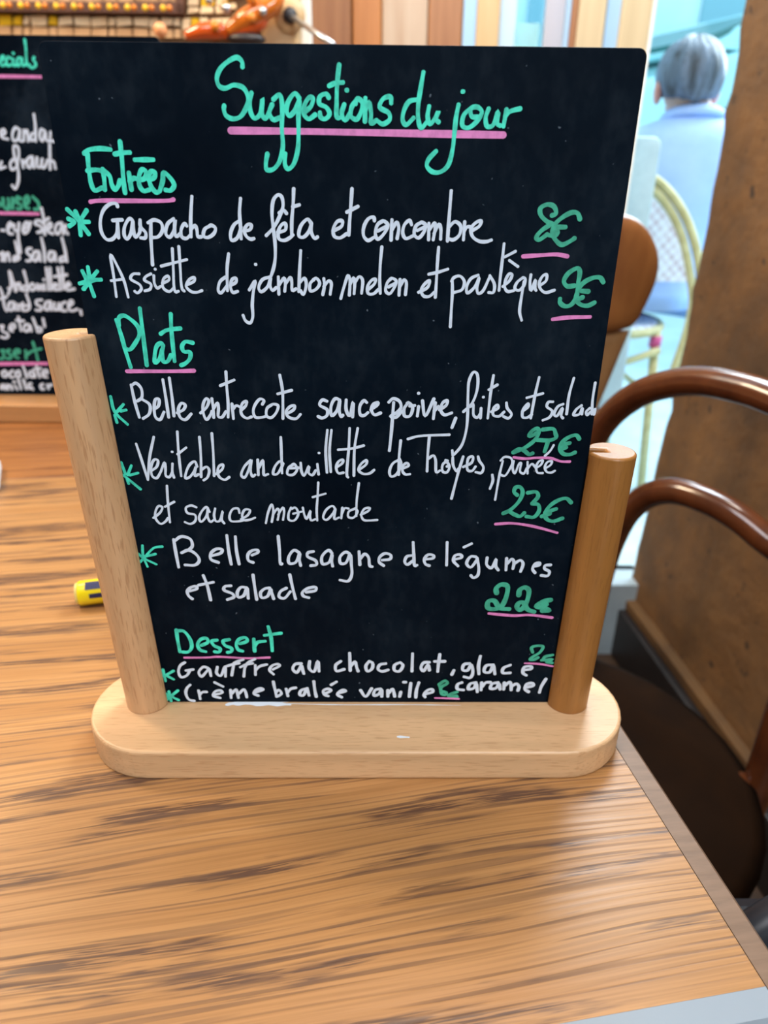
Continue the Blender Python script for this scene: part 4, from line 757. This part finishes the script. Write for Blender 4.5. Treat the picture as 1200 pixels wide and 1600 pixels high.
for sh, el, ha in ((shR, elR, haR), (shL, elL, haL)):
    pts_ = smooth_path([local(q) for q in (sh+Vector((-0.03 if sh is shR else 0.03, 0, 0.02)), sh+Vector((0, 0, -0.01)), sh.lerp(el, 0.5), el, el.lerp(ha, 0.55), el.lerp(ha, 0.85))], 6)
    n_p = len(pts_)-1
    MB().tube(pts_, [0.040+0.026*min(1, 6*i/n_p)-0.024*i/n_p+0.002*math.sin(i*1.9) for i in range(n_p+1)], 18).build('sleeve', M_SHIRT, shirt, smooth=True)
cl = [nk+Vector((0.060*math.cos(a), 0.056*math.sin(a)+0.004, -0.006-0.010*math.sin(a))) for a in [2*pi*i/28 for i in range(29)]]
MB().tube([local(p) for p in cl], 0.012, 10, 2.0).build('collar', M_SHIRT, per, smooth=True)
TJ = [(H, (0.15, 0.122)), (H+Vector((0.088, 0.06, -0.01)), 0.092), (kR, 0.068), (aR.lerp(kR, 0.15), 0.055), (H+Vector((-0.088, 0.06, -0.01)), 0.092), (kL, 0.068), (aL.lerp(kL, 0.15), 0.055)]
skin_mesh('trousers', TJ, [(0,1),(1,2),(2,3),(0,4),(4,5),(5,6)], M_JEANS, per)
for a_ in (aR, aL): MB().ball(local(a_+Vector((0, 0.06, -0.035))), (0.045, 0.13, 0.042), 14, 8).build('shoe', M_BLACK, per, smooth=True)

# --- parked car
car_c = at_dist(1090, 60, 5.0)
M_CAR = mat('pale_aqua_paint', (0.42, 0.72, 0.74), 0.25, coat=0.5); M_GLS = mat('dark_teal_glass', (0.02, 0.13, 0.12), 0.25); M_TYRE = mat('tyre_rubber', (0.05, 0.10, 0.11), 0.7); M_CHR = mat('bright_chrome', (0.85, 0.9, 0.92), 0.15, 0.8)
GZ = PAVE-0.12
zroof = on_y(1100, 6, car_c.y).z; zbelt = on_y(1100, 92, car_c.y).z
car = thing('car', 'pale aqua car parked across the street behind the seated person', 'car', (car_c.x+0.50, car_c.y+0.45, GZ), 0.38)
hR, hB = zroof-GZ, zbelt-GZ
def section(x, zlo, zhi, w, wt): return [Vector((x, -w, zlo)), Vector((x, -w, zhi*0.72+zlo*0.28)), Vector((x, -wt, zhi)), Vector((x, wt, zhi)), Vector((x, w, zhi*0.72+zlo*0.28)), Vector((x, w, zlo))]
low = [(-2.1, 0.35, hB*0.70), (-1.95, 0.25, hB*0.80), (-1.1, 0.22, hB*0.93), (-0.7, 0.22, hB), (1.6, 0.22, hB), (1.95, 0.25, hB*0.95), (2.05, 0.4, hB*0.8)]
MB().loft([section(x, a, b, 0.84 if abs(x) < 1.9 else 0.74, 0.80 if abs(x) < 1.9 else 0.70) for x, a, b in low]).build('body', M_CAR, car, smooth=False, bevel=0.06, seg=4)
cab = [(-0.95, hB-0.02, hB+0.03), (-0.25, hB-0.02, hR-0.03), (0.3, hB-0.02, hR), (1.2, hB-0.02, hR-0.02), (1.8, hB-0.02, hB+0.08)]
MB().loft([[Vector((x, -0.78, a)), Vector((x, -0.62, b)), Vector((x, 0.62, b)), Vector((x, 0.78, a))] for x, a, b in cab]).build('cabin', M_CAR, car, bevel=0.04, seg=4)
def side_glass(x0, x1, x2, x3):
    zb0, zt0 = hB+0.03, hR-0.07
    f = lambda z: -(0.78-0.16*(z-hB+0.02)/(hR-hB+0.02))-0.006
    P = [Vector((x0, f(zb0), zb0)), Vector((x1, f(zb0), zb0)), Vector((x2, f(zt0), zt0)), Vector((x3, f(zt0), zt0))]
    return MB().loft([P, [p+Vector((0, 0.02, 0)) for p in P]])
side_glass(-0.75, 0.28, 0.28, -0.20).build('side_window', M_GLS, car); side_glass(0.38, 1.25, 1.05, 0.38).build('side_window', M_GLS, car)
P = [Vector((-0.97, -0.66, hB+0.05)), Vector((-0.97, 0.66, hB+0.05)), Vector((-0.27, 0.56, hR-0.04)), Vector((-0.27, -0.56, hR-0.04))]
MB().loft([P, [p+Vector((0.03, 0, -0.03)) for p in P]]).build('windscreen', M_GLS, car)
MB().box((-0.2, -0.63, hR-0.005), (1.15, -0.57, hR+0.02)).build('roof_rail', M_CHR, car, bevel=0.01)
MB().ball((-0.55, -0.92, hB+0.07), (0.06, 0.10, 0.07), 14, 8).build('wing_mirror', M_CAR, car, smooth=True)
for x in (0.15, 1.05): MB().box((x, -0.865, hB-0.17), (x+0.16, -0.835, hB-0.13)).build('door_handle', M_GLS, car, bevel=0.008)
for x in (-1.35, 1.35):
    for s in (-1, 1):
        wh = MB().tube([(x, s*0.86, 0.32), (x, s*0.66, 0.32)], 0.32, 32).build('wheel', M_TYRE, car, bevel=0.02)
        MB().tube([(x, s*0.865, 0.32), (x, s*0.80, 0.32)], 0.20, 24).build('hubcap', M_CHR, wh, bevel=0.01)
MB().box((-2.10, -0.55, hB*0.55), (-2.02, 0.55, hB*0.66)).build('grille', M_GLS, car)
for s in (-1, 1): MB().ball((-2.0, s*0.62, hB*0.62), (0.08, 0.14, 0.08), 14, 8).build('headlight', M_CHR, car, smooth=True)
for s in (-1,):
    MB().box((-1.0, -0.868, hB-0.40), (1.5, -0.845, hB-0.36)).build('rubbing_strip', M_GLS, car, bevel=0.006)

# buildings across the street
bl = struct(MB().box((-4, 7.5, GZ), (8, 8.2, 5.5)).build('street_facade', mottled('pale_facade', (0.55, 0.72, 0.78), (0.66, 0.82, 0.86), 1.5, 0.9)))
MF = mat('facade_window_glass', (0.22, 0.42, 0.48), 0.2)
for k in range(7):
    for z in (0.6, 2.8): MB().box((-3.4+k*1.6, 7.46, z), (-2.6+k*1.6, 7.52, z+1.4)).build('window', MF, bl)
